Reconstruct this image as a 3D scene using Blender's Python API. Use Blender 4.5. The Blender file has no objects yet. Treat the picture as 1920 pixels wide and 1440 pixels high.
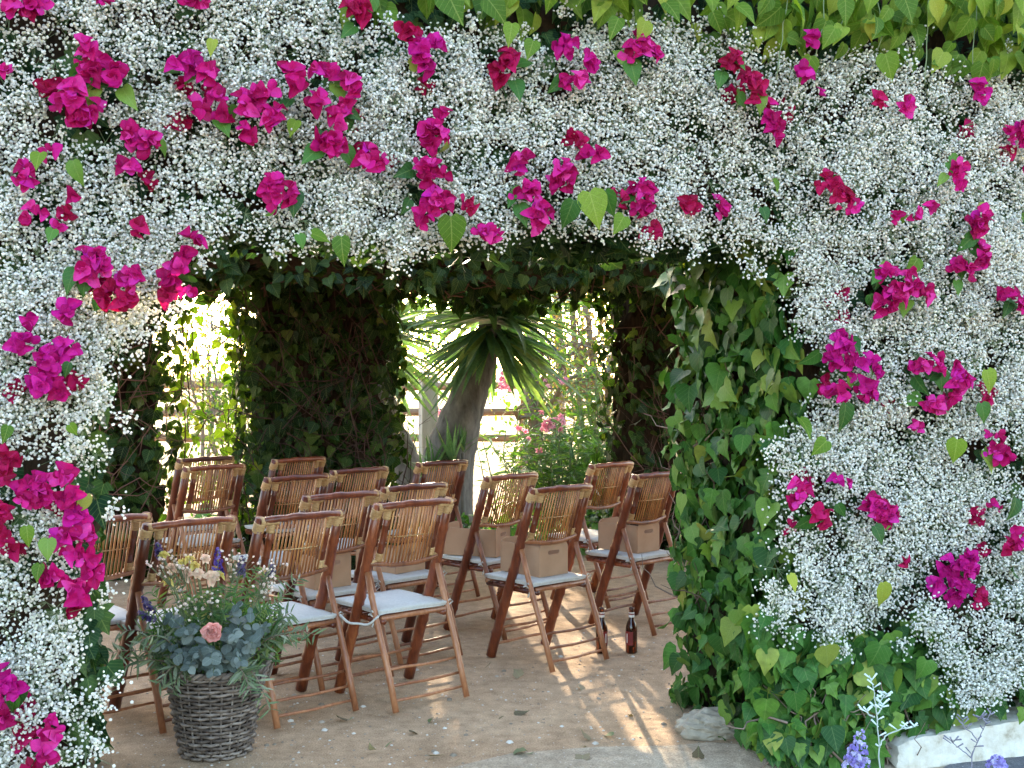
import bpy, math, random
import numpy as np
from mathutils import Vector, Matrix

random.seed(7)
rng = np.random.default_rng(11)
R = math.radians
SC = bpy.context.scene
COL = SC.collection

# ------------------------------------------------------------------ camera
FPX, HY, CH = 2200.0, 700.0, 1.45           # focal length in photo pixels, horizon row, eye height
cd = bpy.data.cameras.new('camera')
cam = bpy.data.objects.new('camera', cd)
COL.objects.link(cam)
cam.location = (0, 0, CH)
cam.rotation_euler = (R(90), 0, 0)
cd.sensor_width = 36.0
cd.lens = FPX / 1920 * 36.0
cd.shift_y = -(720 - HY) / 1920
cd.clip_end = 600
cd.dof.use_dof = False
SC.camera = cam

# ------------------------------------------------------------------ light
SUN_AZ, SUN_EL = -6.0, 13.0                # degrees from straight ahead (minus = left), elevation
w = bpy.data.worlds.new("World")
SC.world = w
w.use_nodes = True
nt = w.node_tree
bg = nt.nodes['Background']
sky = nt.nodes.new('ShaderNodeTexSky')
sky.sky_type = 'NISHITA'
sky.sun_disc = False
sky.sun_elevation = R(SUN_EL)
sky.sun_rotation = R(SUN_AZ)
sky.air_density = 1.0
sky.dust_density = 3.0
sky.ozone_density = 1.0
nt.links.new(sky.outputs['Color'], bg.inputs['Color'])
bg.inputs['Strength'].default_value = 0.15
sl = bpy.data.lights.new('sun', 'SUN')
sl.energy = 2.3
sl.angle = R(0.5)
sl.color = (1.0, 0.82, 0.58)
sun = bpy.data.objects.new('sun', sl)
COL.objects.link(sun)
sdir = Vector((math.sin(R(SUN_AZ)) * math.cos(R(SUN_EL)), math.cos(R(SUN_AZ)) * math.cos(R(SUN_EL)), math.sin(R(SUN_EL))))
sun.rotation_euler = sdir.to_track_quat('Z', 'Y').to_euler()
sun.location = (-8, 25, 9)
SC.view_settings.view_transform = 'Standard'
SC.view_settings.look = 'None'
SC.view_settings.gamma = 1.0
SC.view_settings.exposure = 3.42
SC.view_settings.use_curve_mapping = False
SC.cycles.max_bounces = 8
SC.cycles.diffuse_bounces = 4
SC.cycles.use_denoising = True

# ------------------------------------------------------------------ place helpers
TH = math.atan(0.3)
WU = np.array([math.cos(TH), math.sin(TH), 0.0])       # along the flower wall, to the right
WN = np.array([-math.sin(TH), math.cos(TH), 0.0])      # into the wall, away from the street
W0 = np.array([0.0, 3.98, 0.0])
def at(px, py, Y):
    return np.array([(px - 960) * Y / FPX, Y, CH + (HY - py) * Y / FPX])
def ground(px, py, z=0.0):
    Y = FPX * (CH - z) / (py - HY)
    return np.array([(px - 960) * Y / FPX, Y, z])
def on_wall(px, py, wd=0.0):
    r = np.array([(px - 960) / FPX, 1.0, (HY - py) / FPX])
    t = (W0.dot(WN) + wd) / r.dot(WN)
    return np.array([0, 0, CH]) + r * t
def wl(u, wd, z):
    p = W0 + WU * u + WN * wd
    return np.array([p[0], p[1], z])
def wuz(p):
    d = np.asarray(p) - W0
    return np.array([d.dot(WU), p[2]])

# ------------------------------------------------------------------ material helpers
def mat(name):
    m = bpy.data.materials.new(name)
    m.use_nodes = True
    t = m.node_tree
    return m, t, t.nodes['Principled BSDF']
def N(t, kind, **kw):
    n = t.nodes.new(kind)
    for k, v in kw.items():
        if k in n.inputs:
            n.inputs[k].default_value = v
        else:
            setattr(n, k, v)
    return n
def ramp(t, fac, stops):
    n = t.nodes.new('ShaderNodeValToRGB')
    cr = n.color_ramp
    while len(cr.elements) < len(stops):
        cr.elements.new(0.5)
    for e, (p, c) in zip(cr.elements, stops):
        e.position = p
        e.color = (*c, 1)
    t.links.new(fac, n.inputs['Fac'])
    return n.outputs['Color']
def mathn(t, op, a, b=None, c=None):
    n = t.nodes.new('ShaderNodeMath')
    n.operation = op
    for i, v in enumerate((a, b, c)):
        if v is None: continue
        if isinstance(v, (int, float)): n.inputs[i].default_value = v
        else: t.links.new(v, n.inputs[i])
    return n.outputs[0]
def mixc(t, fac, a, b, mode='MIX'):
    n = t.nodes.new('ShaderNodeMix')
    n.data_type = 'RGBA'
    n.blend_type = mode
    for s, v in ((0, fac), (6, a), (7, b)):
        if isinstance(v, (int, float)): n.inputs[s].default_value = v
        elif isinstance(v, tuple): n.inputs[s].default_value = (*v, 1)
        else: t.links.new(v, n.inputs[s])
    return n.outputs[2]
def rand01(t):
    """one value per piece: the stored attribute of joined pieces plus the object's own random"""
    a = N(t, 'ShaderNodeAttribute', attribute_name='rnd')
    o = N(t, 'ShaderNodeObjectInfo')
    return mathn(t, 'FRACT', mathn(t, 'ADD', a.outputs['Fac'], o.outputs['Random']))

def leaf_mat(name, stops, transl=0.35, rough=0.42, vein=(0.25, 0.32, 0.12), veinamt=0.35, tcol=None, spec=0.4):
    m, t, b = mat(name)
    r = rand01(t)
    col = ramp(t, r, stops)
    lc = N(t, 'ShaderNodeAttribute', attribute_name='lc')
    sp = N(t, 'ShaderNodeSeparateXYZ')
    t.links.new(lc.outputs['Vector'], sp.inputs[0])
    ax = mathn(t, 'ABSOLUTE', sp.outputs['X'])
    mid = mathn(t, 'LESS_THAN', ax, 0.018)
    sv = mathn(t, 'SINE', mathn(t, 'MULTIPLY', mathn(t, 'SUBTRACT', sp.outputs['Y'], mathn(t, 'MULTIPLY', ax, 0.9)), 34.0))
    sv = mathn(t, 'GREATER_THAN', sv, 0.93)
    vm = mathn(t, 'MULTIPLY', mathn(t, 'MAXIMUM', mid, mathn(t, 'MULTIPLY', sv, 0.6)), veinamt)
    col = mixc(t, vm, col, vein)
    tc = N(t, 'ShaderNodeTexCoord')
    nz = N(t, 'ShaderNodeTexNoise', Scale=38.0, Detail=3.0)
    t.links.new(tc.outputs['Object'], nz.inputs['Vector'])
    k = ramp(t, nz.outputs['Fac'], [(0.3, (0.72, 0.72, 0.72)), (0.7, (1.18, 1.18, 1.1))])
    col = mixc(t, 1.0, col, k, 'MULTIPLY')
    t.links.new(col, b.inputs['Base Color'])
    b.inputs['Roughness'].default_value = rough
    b.inputs['Specular IOR Level'].default_value = spec
    tr = N(t, 'ShaderNodeBsdfTranslucent')
    tcl = mixc(t, 1.0, col, tcol or (1.9, 2.0, 0.7), 'MULTIPLY')
    t.links.new(tcl, tr.inputs['Color'])
    mx = N(t, 'ShaderNodeMixShader')
    mx.inputs[0].default_value = transl
    t.links.new(b.outputs[0], mx.inputs[1])
    t.links.new(tr.outputs[0], mx.inputs[2])
    t.links.new(mx.outputs[0], t.nodes['Material Output'].inputs['Surface'])
    return m

def plain_mat(name, stops, rough=0.6, scale=20.0, bump=0.0, spec=0.4, stretch=None, obj_rand=0.0, detail=4.0, metallic=0.0):
    m, t, b = mat(name)
    tc = N(t, 'ShaderNodeTexCoord')
    nz = N(t, 'ShaderNodeTexNoise', Scale=scale, Detail=detail, Roughness=0.6)
    src = tc.outputs['Object']
    if stretch:
        mp = N(t, 'ShaderNodeMapping')
        mp.inputs['Scale'].default_value = stretch
        t.links.new(src, mp.inputs['Vector'])
        src = mp.outputs['Vector']
    t.links.new(src, nz.inputs['Vector'])
    f = nz.outputs['Fac']
    if obj_rand:
        f = mathn(t, 'ADD', f, mathn(t, 'MULTIPLY', mathn(t, 'SUBTRACT', rand01(t), 0.5), obj_rand))
    t.links.new(ramp(t, f, stops), b.inputs['Base Color'])
    b.inputs['Roughness'].default_value = rough
    b.inputs['Specular IOR Level'].default_value = spec
    b.inputs['Metallic'].default_value = metallic
    if bump:
        bp = N(t, 'ShaderNodeBump', Strength=bump, Distance=0.01)
        t.links.new(nz.outputs['Fac'], bp.inputs['Height'])
        t.links.new(bp.outputs[0], b.inputs['Normal'])
    return m

def sand_mat(name, c0, c1, c2, grit=(0.62, 0.56, 0.48)):
    m, t, b = mat(name)
    tc = N(t, 'ShaderNodeTexCoord')
    n1 = N(t, 'ShaderNodeTexNoise', Scale=1.3, Detail=6.0, Roughness=0.6)
    n2 = N(t, 'ShaderNodeTexNoise', Scale=160.0, Detail=3.0, Roughness=0.7)
    n3 = N(t, 'ShaderNodeTexVoronoi', Scale=55.0)
    n4 = N(t, 'ShaderNodeTexNoise', Scale=14.0, Detail=5.0, Roughness=0.65)
    for n in (n1, n2, n3, n4): t.links.new(tc.outputs['Object'], n.inputs['Vector'])
    col = ramp(t, n1.outputs['Fac'], [(0.32, c0), (0.52, c1), (0.7, c2)])
    col = mixc(t, 1.0, col, ramp(t, n2.outputs['Fac'], [(0.35, (0.66, 0.66, 0.66)), (0.65, (1.25, 1.25, 1.25))]), 'MULTIPLY')
    col = mixc(t, 1.0, col, ramp(t, n4.outputs['Fac'], [(0.35, (0.8, 0.79, 0.78)), (0.62, (1.12, 1.12, 1.12))]), 'MULTIPLY')
    pe = mathn(t, 'LESS_THAN', n3.outputs['Distance'], 0.17)
    sep = N(t, 'ShaderNodeSeparateColor')
    t.links.new(n3.outputs['Color'], sep.inputs[0])
    pe = mathn(t, 'MULTIPLY', pe, mathn(t, 'GREATER_THAN', sep.outputs[0], 0.86))
    col = mixc(t, pe, col, grit)
    t.links.new(col, b.inputs['Base Color'])
    b.inputs['Roughness'].default_value = 0.95
    b.inputs['Specular IOR Level'].default_value = 0.15
    bp = N(t, 'ShaderNodeBump', Strength=0.7, Distance=0.02)
    n5 = N(t, 'ShaderNodeTexNoise', Scale=5.0, Detail=2.0)
    t.links.new(tc.outputs['Object'], n5.inputs['Vector'])
    hh = mathn(t, 'ADD', mathn(t, 'MULTIPLY', n5.outputs['Fac'], 1.5), mathn(t, 'ADD', mathn(t, 'MULTIPLY', n2.outputs['Fac'], 0.35), mathn(t, 'ADD', n4.outputs['Fac'], mathn(t, 'MULTIPLY', pe, 0.3))))
    t.links.new(hh, bp.inputs['Height'])
    t.links.new(bp.outputs[0], b.inputs['Normal'])
    return m

M = {}
M['sand'] = sand_mat('sand', (0.35, 0.228, 0.135), (0.44, 0.295, 0.18), (0.50, 0.35, 0.22))
M['concrete'] = sand_mat('concrete', (0.36, 0.28, 0.195), (0.44, 0.345, 0.245), (0.50, 0.405, 0.295))
M['asphalt'] = sand_mat('asphalt', (0.10, 0.10, 0.11), (0.15, 0.15, 0.16), (0.21, 0.21, 0.22), (0.4, 0.4, 0.42))
M['field'] = plain_mat('field', [(0.3, (0.20, 0.15, 0.065)), (0.55, (0.27, 0.205, 0.095)), (0.75, (0.17, 0.17, 0.055))], 0.95, 1.5, 0.4, 0.1)
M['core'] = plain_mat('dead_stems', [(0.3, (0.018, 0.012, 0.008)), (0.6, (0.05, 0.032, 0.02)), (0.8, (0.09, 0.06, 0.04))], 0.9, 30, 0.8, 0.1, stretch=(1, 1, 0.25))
M['twig'] = plain_mat('ivy_twig', [(0.3, (0.13, 0.085, 0.06)), (0.7, (0.30, 0.22, 0.17))], 0.8, 14, 0.3, obj_rand=0.5)
M['darktwig'] = plain_mat('dark_twig', [(0.3, (0.05, 0.025, 0.016)), (0.7, (0.15, 0.075, 0.05))], 0.8, 14, 0.3, obj_rand=0.5)
G = [(0.0, (0.013, 0.055, 0.010)), (0.4, (0.03, 0.105, 0.016)), (0.75, (0.062, 0.16, 0.022)), (0.93, (0.14, 0.23, 0.035)), (1.0, (0.24, 0.25, 0.05))]
M['ivy'] = leaf_mat('ivy_leaf', G, 0.15, 0.52, veinamt=.22, spec=.22)
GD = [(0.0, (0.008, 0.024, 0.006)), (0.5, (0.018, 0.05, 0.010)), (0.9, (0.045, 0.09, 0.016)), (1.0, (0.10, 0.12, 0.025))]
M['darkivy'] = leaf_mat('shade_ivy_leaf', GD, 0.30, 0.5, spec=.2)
GV = [(0.0, (0.05, 0.12, 0.012)), (0.5, (0.11, 0.20, 0.018)), (0.85, (0.18, 0.27, 0.03)), (1.0, (0.28, 0.32, 0.05))]
M['vine'] = leaf_mat('vine_leaf', GV, 0.35, 0.55, spec=.2, vein=(0.35, 0.4, 0.12))
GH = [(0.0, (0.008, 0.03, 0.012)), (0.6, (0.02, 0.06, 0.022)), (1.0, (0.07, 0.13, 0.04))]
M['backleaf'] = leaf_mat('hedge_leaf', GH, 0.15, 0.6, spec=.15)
def petal_mat(name, stops, transl=0.3, vein=0.25):
    m = leaf_mat(name, stops, transl, 0.65, (0.55, 0.02, 0.25), vein, (1.35, 1.0, 1.15), 0.15)
    return m
M['bract'] = petal_mat('bract', [(0.0, (0.26, 0.002, 0.06)), (0.45, (0.42, 0.004, 0.12)), (0.75, (0.56, 0.012, 0.23)), (0.92, (0.66, 0.05, 0.32)), (1.0, (0.48, 0.010, 0.30))])
M['bract_red'] = petal_mat('bract_red', [(0.0, (0.20, 0.002, 0.025)), (0.5, (0.36, 0.004, 0.06)), (1.0, (0.48, 0.012, 0.12))])
M['bract_purple'] = petal_mat('bract_purple', [(0.0, (0.30, 0.002, 0.11)), (0.5, (0.46, 0.005, 0.20)), (1.0, (0.58, 0.02, 0.31))])
M['gyp'] = leaf_mat('gypsophila_white', [(0.0, (0.84, 0.83, 0.80)), (0.8, (0.90, 0.89, 0.86)), (1.0, (0.80, 0.80, 0.64))], 0.35, 0.8, veinamt=0.0, tcol=(1, 1, 1), spec=0.1)
M['gypstem'] = plain_mat('gypsophila_stem', [(0.3, (0.10, 0.16, 0.07)), (0.7, (0.22, 0.27, 0.14))], 0.7, 10)

# ------------------------------------------------------------------ mesh helpers
def tagp(o, label=None, cat=None, group=None, kind=None):
    if label: o['label'] = label
    if cat: o['category'] = cat
    if group: o['group'] = group
    if kind: o['kind'] = kind
    return o
def empty(name, loc, rz=0.0, label=None, cat=None, group=None):
    o = bpy.data.objects.new(name, None)
    COL.objects.link(o)
    o.empty_display_size = 0.1
    o.location = Vector(loc)
    o.rotation_euler = (0, 0, rz)
    return tagp(o, label, cat, group)
def link(name, me, parent=None, loc=None):
    o = bpy.data.objects.new(name, me)
    COL.objects.link(o)
    if parent is not None: o.parent = parent
    if loc is not None: o.location = Vector(loc)
    return o
def local(parent, p):
    """world point into a parent's space (parents are only moved and turned about z)"""
    c, s = math.cos(-parent.rotation_euler.z), math.sin(-parent.rotation_euler.z)
    d = np.asarray(p, float) - np.array(parent.location)
    out = d.copy()
    out[..., 0] = d[..., 0] * c - d[..., 1] * s
    out[..., 1] = d[..., 0] * s + d[..., 1] * c
    return out

class MB:
    def __init__(s): s.v, s.f, s.n = [], [], 0
    def add(s, V, F):
        s.v.extend([tuple(map(float, p)) for p in V])
        s.f.extend([tuple(int(i) + s.n for i in f) for f in F])
        s.n = len(s.v)
        return s
    def box(s, x0, x1, y0, y1, z0, z1, mtx=None):
        V = [(x, y, z) for z in (z0, z1) for y in (y0, y1) for x in (x0, x1)]
        if mtx is not None: V = [tuple(mtx @ Vector(p)) for p in V]
        return s.add(V, [(0, 2, 3, 1), (4, 5, 7, 6), (0, 1, 5, 4), (2, 6, 7, 3), (0, 4, 6, 2), (1, 3, 7, 5)])
    def tube(s, pts, rad, seg=8, caps=True):
        pts = [np.asarray(p, float) for p in pts]
        n = len(pts)
        if np.isscalar(rad): rad = [rad] * n
        V, F = [], []
        up = None
        for i in range(n):
            d = pts[min(i + 1, n - 1)] - pts[max(i - 1, 0)]
            d = d / (np.linalg.norm(d) + 1e-9)
            if up is None:
                up = np.array([0, 0, 1.0]) if abs(d[2]) < 0.9 else np.array([1.0, 0, 0])
            a = np.cross(d, up); a /= np.linalg.norm(a) + 1e-9
            b = np.cross(a, d); up = b
            for k in range(seg):
                t = 2 * math.pi * k / seg
                V.append(pts[i] + rad[i] * (math.cos(t) * a + math.sin(t) * b))
        for i in range(n - 1):
            for k in range(seg):
                k2 = (k + 1) % seg
                F.append((i * seg + k, i * seg + k2, (i + 1) * seg + k2, (i + 1) * seg + k))
        if caps:
            F.append(tuple(range(seg - 1, -1, -1)))
            F.append(tuple((n - 1) * seg + k for k in range(seg)))
        return s.add(V, F)
    def lathe(s, prof, seg=24, cx=0, cy=0):
        V, F = [], []
        for r, z in prof:
            for k in range(seg):
                t = 2 * math.pi * k / seg
                V.append((cx + r * math.cos(t), cy + r * math.sin(t), z))
        for i in range(len(prof) - 1):
            for k in range(seg):
                k2 = (k + 1) % seg
                F.append((i * seg + k, i * seg + k2, (i + 1) * seg + k2, (i + 1) * seg + k))
        F.append(tuple(range(seg - 1, -1, -1)))
        F.append(tuple((len(prof) - 1) * seg + k for k in range(seg)))
        return s.add(V, F)
    def mesh(s, name, m, smooth=True):
        me = bpy.data.meshes.new(name)
        me.from_pydata(s.v, [], s.f)
        if m is not None: me.materials.append(m)
        if smooth: me.shade_smooth()
        me.update()
        return me
    def build(s, name, m, parent=None, loc=None, smooth=True):
        return link(name, s.mesh(name, m, smooth), parent, loc)

def auto_smooth(me, ang=35):
    try: me.set_sharp_from_angle(angle=R(ang))
    except Exception: pass

def tri(F):
    out = []
    for f in F:
        for i in range(1, len(f) - 1): out.append((f[0], f[i], f[i + 1]))
    return np.array(out, dtype=np.int32)

def np_mesh(name, V, F, m, rnd=None, lc=None, smooth=False):
    me = bpy.data.meshes.new(name)
    n, k = len(V), len(F)
    me.vertices.add(n); me.loops.add(k * 3); me.polygons.add(k)
    me.vertices.foreach_set('co', np.ascontiguousarray(V, dtype=np.float32).ravel())
    me.loops.foreach_set('vertex_index', np.ascontiguousarray(F, dtype=np.int32).ravel())
    me.polygons.foreach_set('loop_start', np.arange(0, k * 3, 3, dtype=np.int32))
    if smooth: me.polygons.foreach_set('use_smooth', np.ones(k, dtype=bool))
    me.update(calc_edges=True)
    if rnd is not None:
        a = me.attributes.new('rnd', 'FLOAT', 'POINT'); a.data.foreach_set('value', np.ascontiguousarray(rnd, dtype=np.float32))
    if lc is not None:
        a = me.attributes.new('lc', 'FLOAT_VECTOR', 'POINT'); a.data.foreach_set('vector', np.ascontiguousarray(lc, dtype=np.float32).ravel())
    if m is not None: me.materials.append(m)
    return me

def frames(nrm, tip):
    """rotation matrices whose columns are x, tip direction, normal"""
    z = nrm / (np.linalg.norm(nrm, axis=1, keepdims=True) + 1e-9)
    y = tip - (tip * z).sum(1, keepdims=True) * z
    y /= np.linalg.norm(y, axis=1, keepdims=True) + 1e-9
    x = np.cross(y, z)
    return np.stack([x, y, z], axis=2)

def scatter(name, tmpl, P, Rm, S, m, parent=None, smooth=True, kind='stuff', rnd=None):
    """many copies of a template joined into one mesh"""
    tv, tf = tmpl
    P, S = np.asarray(P), np.asarray(S)
    n, k = len(P), len(tv)
    if S.ndim == 1: S = np.repeat(S[:, None], 3, 1)
    V = np.einsum('nij,nkj->nki', Rm, tv[None] * S[:, None, :]) + P[:, None, :]
    F = (tf[None] + (np.arange(n) * k)[:, None, None]).reshape(-1, 3)
    r = rng.random(n) if rnd is None else rnd
    V = V.reshape(-1, 3)
    if parent is not None: V = local(parent, V)
    me = np_mesh(name, V, F, m, np.repeat(r, k), np.tile(tv, (n, 1)), smooth)
    o = link(name, me, parent)
    if kind: o['kind'] = kind
    return o

def leaf_tmpl(rows, fold=0.18, curl=0.25, wave=0.0, wide=1.0):
    rows = [(p, q, h * wide) for p, q, h in rows]
    return leaf_tmpl0(rows, fold, curl, wave)
def leaf_tmpl0(rows, fold, curl, wave):
    """rows: (y on the midrib, y at the edge, half width); the blade folds up along the midrib and curls down to the tip"""
    V, F = [], []
    for i, (ym, ye, hw) in enumerate(rows):
        zc = -curl * max(ym, 0) ** 2
        ze = -curl * max(ye, 0) ** 2 + fold * hw + wave * math.sin(i * 2.1)
        V += [(-hw, ye, ze), (0, ym, zc), (hw, ye, ze)]
    for i in range(len(rows) - 1):
        a, b = i * 3, (i + 1) * 3
        F += [(a, a + 1, b + 1, b), (a + 1, a + 2, b + 2, b + 1)]
    return np.array(V, float), tri(F)
IVY = [leaf_tmpl([(0, -.12, .16), (.05, -.02, .40), (.2, .14, .50), (.36, .36, .40), (.52, .5, .36), (.76, .74, .17), (1, .99, .01)], .15, .22, .02, 1.12),
       leaf_tmpl([(0, -.10, .18), (.1, .05, .44), (.25, .26, .42), (.42, .40, .47), (.58, .58, .30), (.8, .78, .13), (1, .99, .01)], .22, .35, .03, 1.12),
       leaf_tmpl([(0, -.06, .14), (.1, .02, .34), (.25, .2, .42), (.45, .42, .36), (.62, .6, .27), (.82, .8, .12), (1, .99, .01)], .10, .12, .02, 1.18),
       leaf_tmpl([(0, -.14, .2), (.06, -.03, .46), (.2, .18, .52), (.4, .4, .44), (.6, .6, .30), (.8, .8, .14), (1, .99, .01)], .28, .45, .03, 1.1),
       leaf_tmpl([(0, -.16, .14), (.04, -.10, .34), (.16, .10, .58), (.3, .22, .30), (.46, .44, .46), (.6, .56, .24), (.8, .78, .12), (1, .99, .01)], .2, .3, .04),
       leaf_tmpl([(0, -.04, .10), (.08, .0, .30), (.2, .12, .46), (.34, .3, .28), (.5, .5, .34), (.66, .64, .18), (.84, .83, .08), (1, .99, .01)], .35, .2, .05)]
HEART = [leaf_tmpl([(0, -.09, .16), (.1, .04, .36), (.25, .22, .42), (.45, .44, .36), (.65, .64, .24), (.85, .84, .09), (1, .99, .005)], .2, .3, .015),
         leaf_tmpl([(0, -.05, .12), (.1, .06, .28), (.25, .22, .34), (.45, .44, .32), (.65, .64, .22), (.85, .84, .09), (1, .99, .005)], .32, .4, .015)]
def bract_tmpl(cup, curl, ruffle, ph, wid=.46):
    ts = (0, .08, .24, .44, .64, .82, .94, 1.0)
    hw = (.06, .26, .42, wid, .42, .29, .15, .03)
    V, F = [], []
    for i, (t, h) in enumerate(zip(ts, hw)):
        for k in range(5):
            x = (k - 2) / 2
            V.append((x * h, t - .04 * abs(x) * (t > .5), cup * (x * h) ** 2 * 2.2 - curl * t * t + ruffle * abs(x) * math.sin(6.5 * t + ph + x * 2)))
    for i in range(len(ts) - 1):
        for k in range(4):
            F.append((i * 5 + k, i * 5 + k + 1, i * 5 + k + 6, i * 5 + k + 5))
    return np.array(V, float), tri(F)
BRACT = [bract_tmpl(.9, .35, .07, 0), bract_tmpl(.5, -.35, .09, 2, .5), bract_tmpl(1.1, .6, .08, 4, .5), bract_tmpl(-.4, .2, .10, 1, .44)]
NARROW = [leaf_tmpl([(0, 0, .02), (.3, .3, .09), (.6, .6, .085), (1, 1, .005)], .3, .15), leaf_tmpl([(0, 0, .02), (.3, .3, .07), (.65, .65, .07), (1, 1, .005)], .3, .3)]
ROUND = [leaf_tmpl([(0, 0, .06), (.15, .1, .30), (.4, .38, .44), (.7, .68, .38), (.9, .88, .2), (1, .97, .03)], .12, .2)]
SMALLLEAF = [leaf_tmpl([(0, 0, .03), (.35, .35, .26), (.7, .7, .2), (1, 1, .01)], .2, .2)]

def leaf_mesh(tm, m, name='leaf'):
    return np_mesh(name, tm[0], tm[1], m, np.zeros(len(tm[0])), tm[0], True)

def place_leaf(me, P, Rm, s, parent, name='leaf'):
    o = bpy.data.objects.new(name, me)
    COL.objects.link(o)
    o.parent = parent
    rz = parent.rotation_euler.z
    loc = local(parent, P)
    A = Matrix.Rotation(-rz, 4, 'Z') @ Matrix([list(r) + [0] for r in Rm] + [[0, 0, 0, 1]])
    o.matrix_local = Matrix.Translation(Vector(loc)) @ A @ Matrix.Diagonal((s, s, s, 1))
    return o

def inside(poly, x, y):
    poly = np.asarray(poly, float)
    c = np.zeros(len(x), bool)
    j = len(poly) - 1
    for i in range(len(poly)):
        xi, yi = poly[i]; xj, yj = poly[j]
        hit = ((yi > y) != (yj > y)) & (x < (xj - xi) * (y - yi) / (yj - yi + 1e-12) + xi)
        c ^= hit
        j = i
    return c
def noise2(x, y, seed=0, freq=1.0):
    """smooth sum of sines used for clumping"""
    r = np.random.default_rng(seed)
    out = np.zeros_like(x)
    for k in range(7):
        a = r.uniform(0, 2 * math.pi); f = freq * r.uniform(0.6, 2.2)
        out += np.sin((x * math.cos(a) + y * math.sin(a)) * f + r.uniform(0, 6.28))
    return out / 7 ** 0.5

def leaf_frames(n, nrm, droop=1.0, spread=0.5, up=0.25):
    nn = np.tile(np.asarray(nrm, float), (n, 1)) + rng.normal(0, spread, (n, 3))
    nn[:, 2] += up
    tip = np.tile(np.array([0, 0, -droop]), (n, 1)) + rng.normal(0, 0.45, (n, 3))
    return frames(nn, tip)

def wobble_path(a, b, n, amp):
    a, b = np.asarray(a, float), np.asarray(b, float)
    pts = []
    off = np.zeros(3)
    for i in range(n):
        t = i / (n - 1)
        off = off * 0.7 + rng.normal(0, amp, 3)
        pts.append(a + (b - a) * t + off * math.sin(math.pi * t) if 0 < i < n - 1 else a + (b - a) * t)
    return pts
# ------------------------------------------------------------------ ground
def sheet(name, pts, m, kind='structure'):
    mb = MB(); mb.add(pts, [tuple(range(len(pts)))])
    o = mb.build(name, m, smooth=False)
    o['kind'] = kind
    return o
sheet('ground', [(-220, -40, 0), (220, -40, 0), (220, 400, 0), (-220, 400, 0)], M['sand'])
sheet('field', [(-219, 15.2, .004), (219, 15.2, .004), (219, 399, .004), (-219, 399, .004)], M['field'])
apron = [ground(px, py, .004) for px, py in ((700, 1500), (820, 1445), (960, 1412), (1120, 1400), (1250, 1398), (1330, 1392), (1480, 1400), (1640, 1412), (1720, 1424), (1830, 1404), (1990, 1376), (2100, 1440), (2200, 1700), (1500, 1900), (700, 1900))]
sheet('path', apron, M['concrete'])
road = [ground(px, py, .008) for px, py in ((1700, 1475), (1790, 1428), (1990, 1390), (2250, 1430), (2250, 1800), (1500, 1800))]
sheet('road', road, M['asphalt'])

import bmesh
def lump(mb, corners, z0, z1, cuts=10, amp=0.05, seed=0):
    """a box on four ground corners, cut up and roughened"""
    bm = bmesh.new()
    lo = [bm.verts.new((c[0], c[1], z0)) for c in corners]
    hi = [bm.verts.new((c[0], c[1], z1)) for c in corners]
    bm.faces.new(lo[::-1]); bm.faces.new(hi)
    for i in range(4):
        j = (i + 1) % 4
        bm.faces.new((lo[i], lo[j], hi[j], hi[i]))
    bmesh.ops.subdivide_edges(bm, edges=bm.edges[:], cuts=cuts, use_grid_fill=True)
    bm.normal_update()
    rr = np.random.default_rng(seed)
    for v in bm.verts:
        if v.co.z > 0.03:
            v.co += v.normal * rr.normal(0, amp)
    bm.verts.index_update()
    mb.add([v.co[:] for v in bm.verts], [[v.index for v in f.verts] for f in bm.faces])
    bm.free()
def wquad(u0, u1, w0, w1):
    return [wl(u0, w0, 0), wl(u1, w0, 0), wl(u1, w1, 0), wl(u0, w1, 0)]

def surf_points(n, origin, U, V, jitter, nrm):
    a, b = rng.random(n), rng.random(n)
    return np.asarray(origin) + a[:, None] * np.asarray(U) + b[:, None] * np.asarray(V) + rng.random(n)[:, None] * jitter * np.asarray(nrm)

def twigs(name, parent, origin, U, V, nrm, n, m, rad=(.002, .006), ln=(.25, .8), off=.06, seg=4, kind='stuff'):
    mb = MB()
    origin, U, V, nrm = map(lambda q: np.asarray(q, float), (origin, U, V, nrm))
    for i in range(n):
        p = origin + rng.random() * U + rng.random() * V + nrm * rng.uniform(0, off)
        d = rng.normal(0, 1, 3); d -= d.dot(nrm) * nrm * .8; d[2] = d[2] * 1.2 + .5
        d /= np.linalg.norm(d)
        L = rng.uniform(*ln)
        pts = wobble_path(p, p + d * L, 6, L * .07)
        r = rng.uniform(*rad)
        mb.tube(pts, [r * (1 - .7 * k / 5) for k in range(6)], seg, caps=False)
    if parent is not None:
        mb.v = [tuple(x) for x in local(parent, np.array(mb.v))]
    o = mb.build(name, m, parent)
    if kind: o['kind'] = kind
    return o

# ------------------------------------------------------------------ the ivy-clad front wall with its opening
UR = 1.12                                  # right jamb of the opening, along the wall
UL = -1.44
front = empty('ivy_wall', wl(UR, .5, 0), TH, 'thick ivy covered wall with the wide opening and the garland hung over it', 'ivy wall')
mb = MB()
lump(mb, wquad(UR, 3.6, .1, .95), 0, 2.02, 12, .035, 1)
lump(mb, wquad(-3.8, UL, .1, .95), 0, 2.02, 12, .035, 2)
lump(mb, wquad(-3.8, 3.6, .1, .95), 2.03, 3.6, 16, .035, 3)
mb.v = [tuple(x) for x in local(front, np.array(mb.v))]
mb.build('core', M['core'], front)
ivm = [leaf_mesh(t, M['ivy']) for t in IVY]

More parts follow.
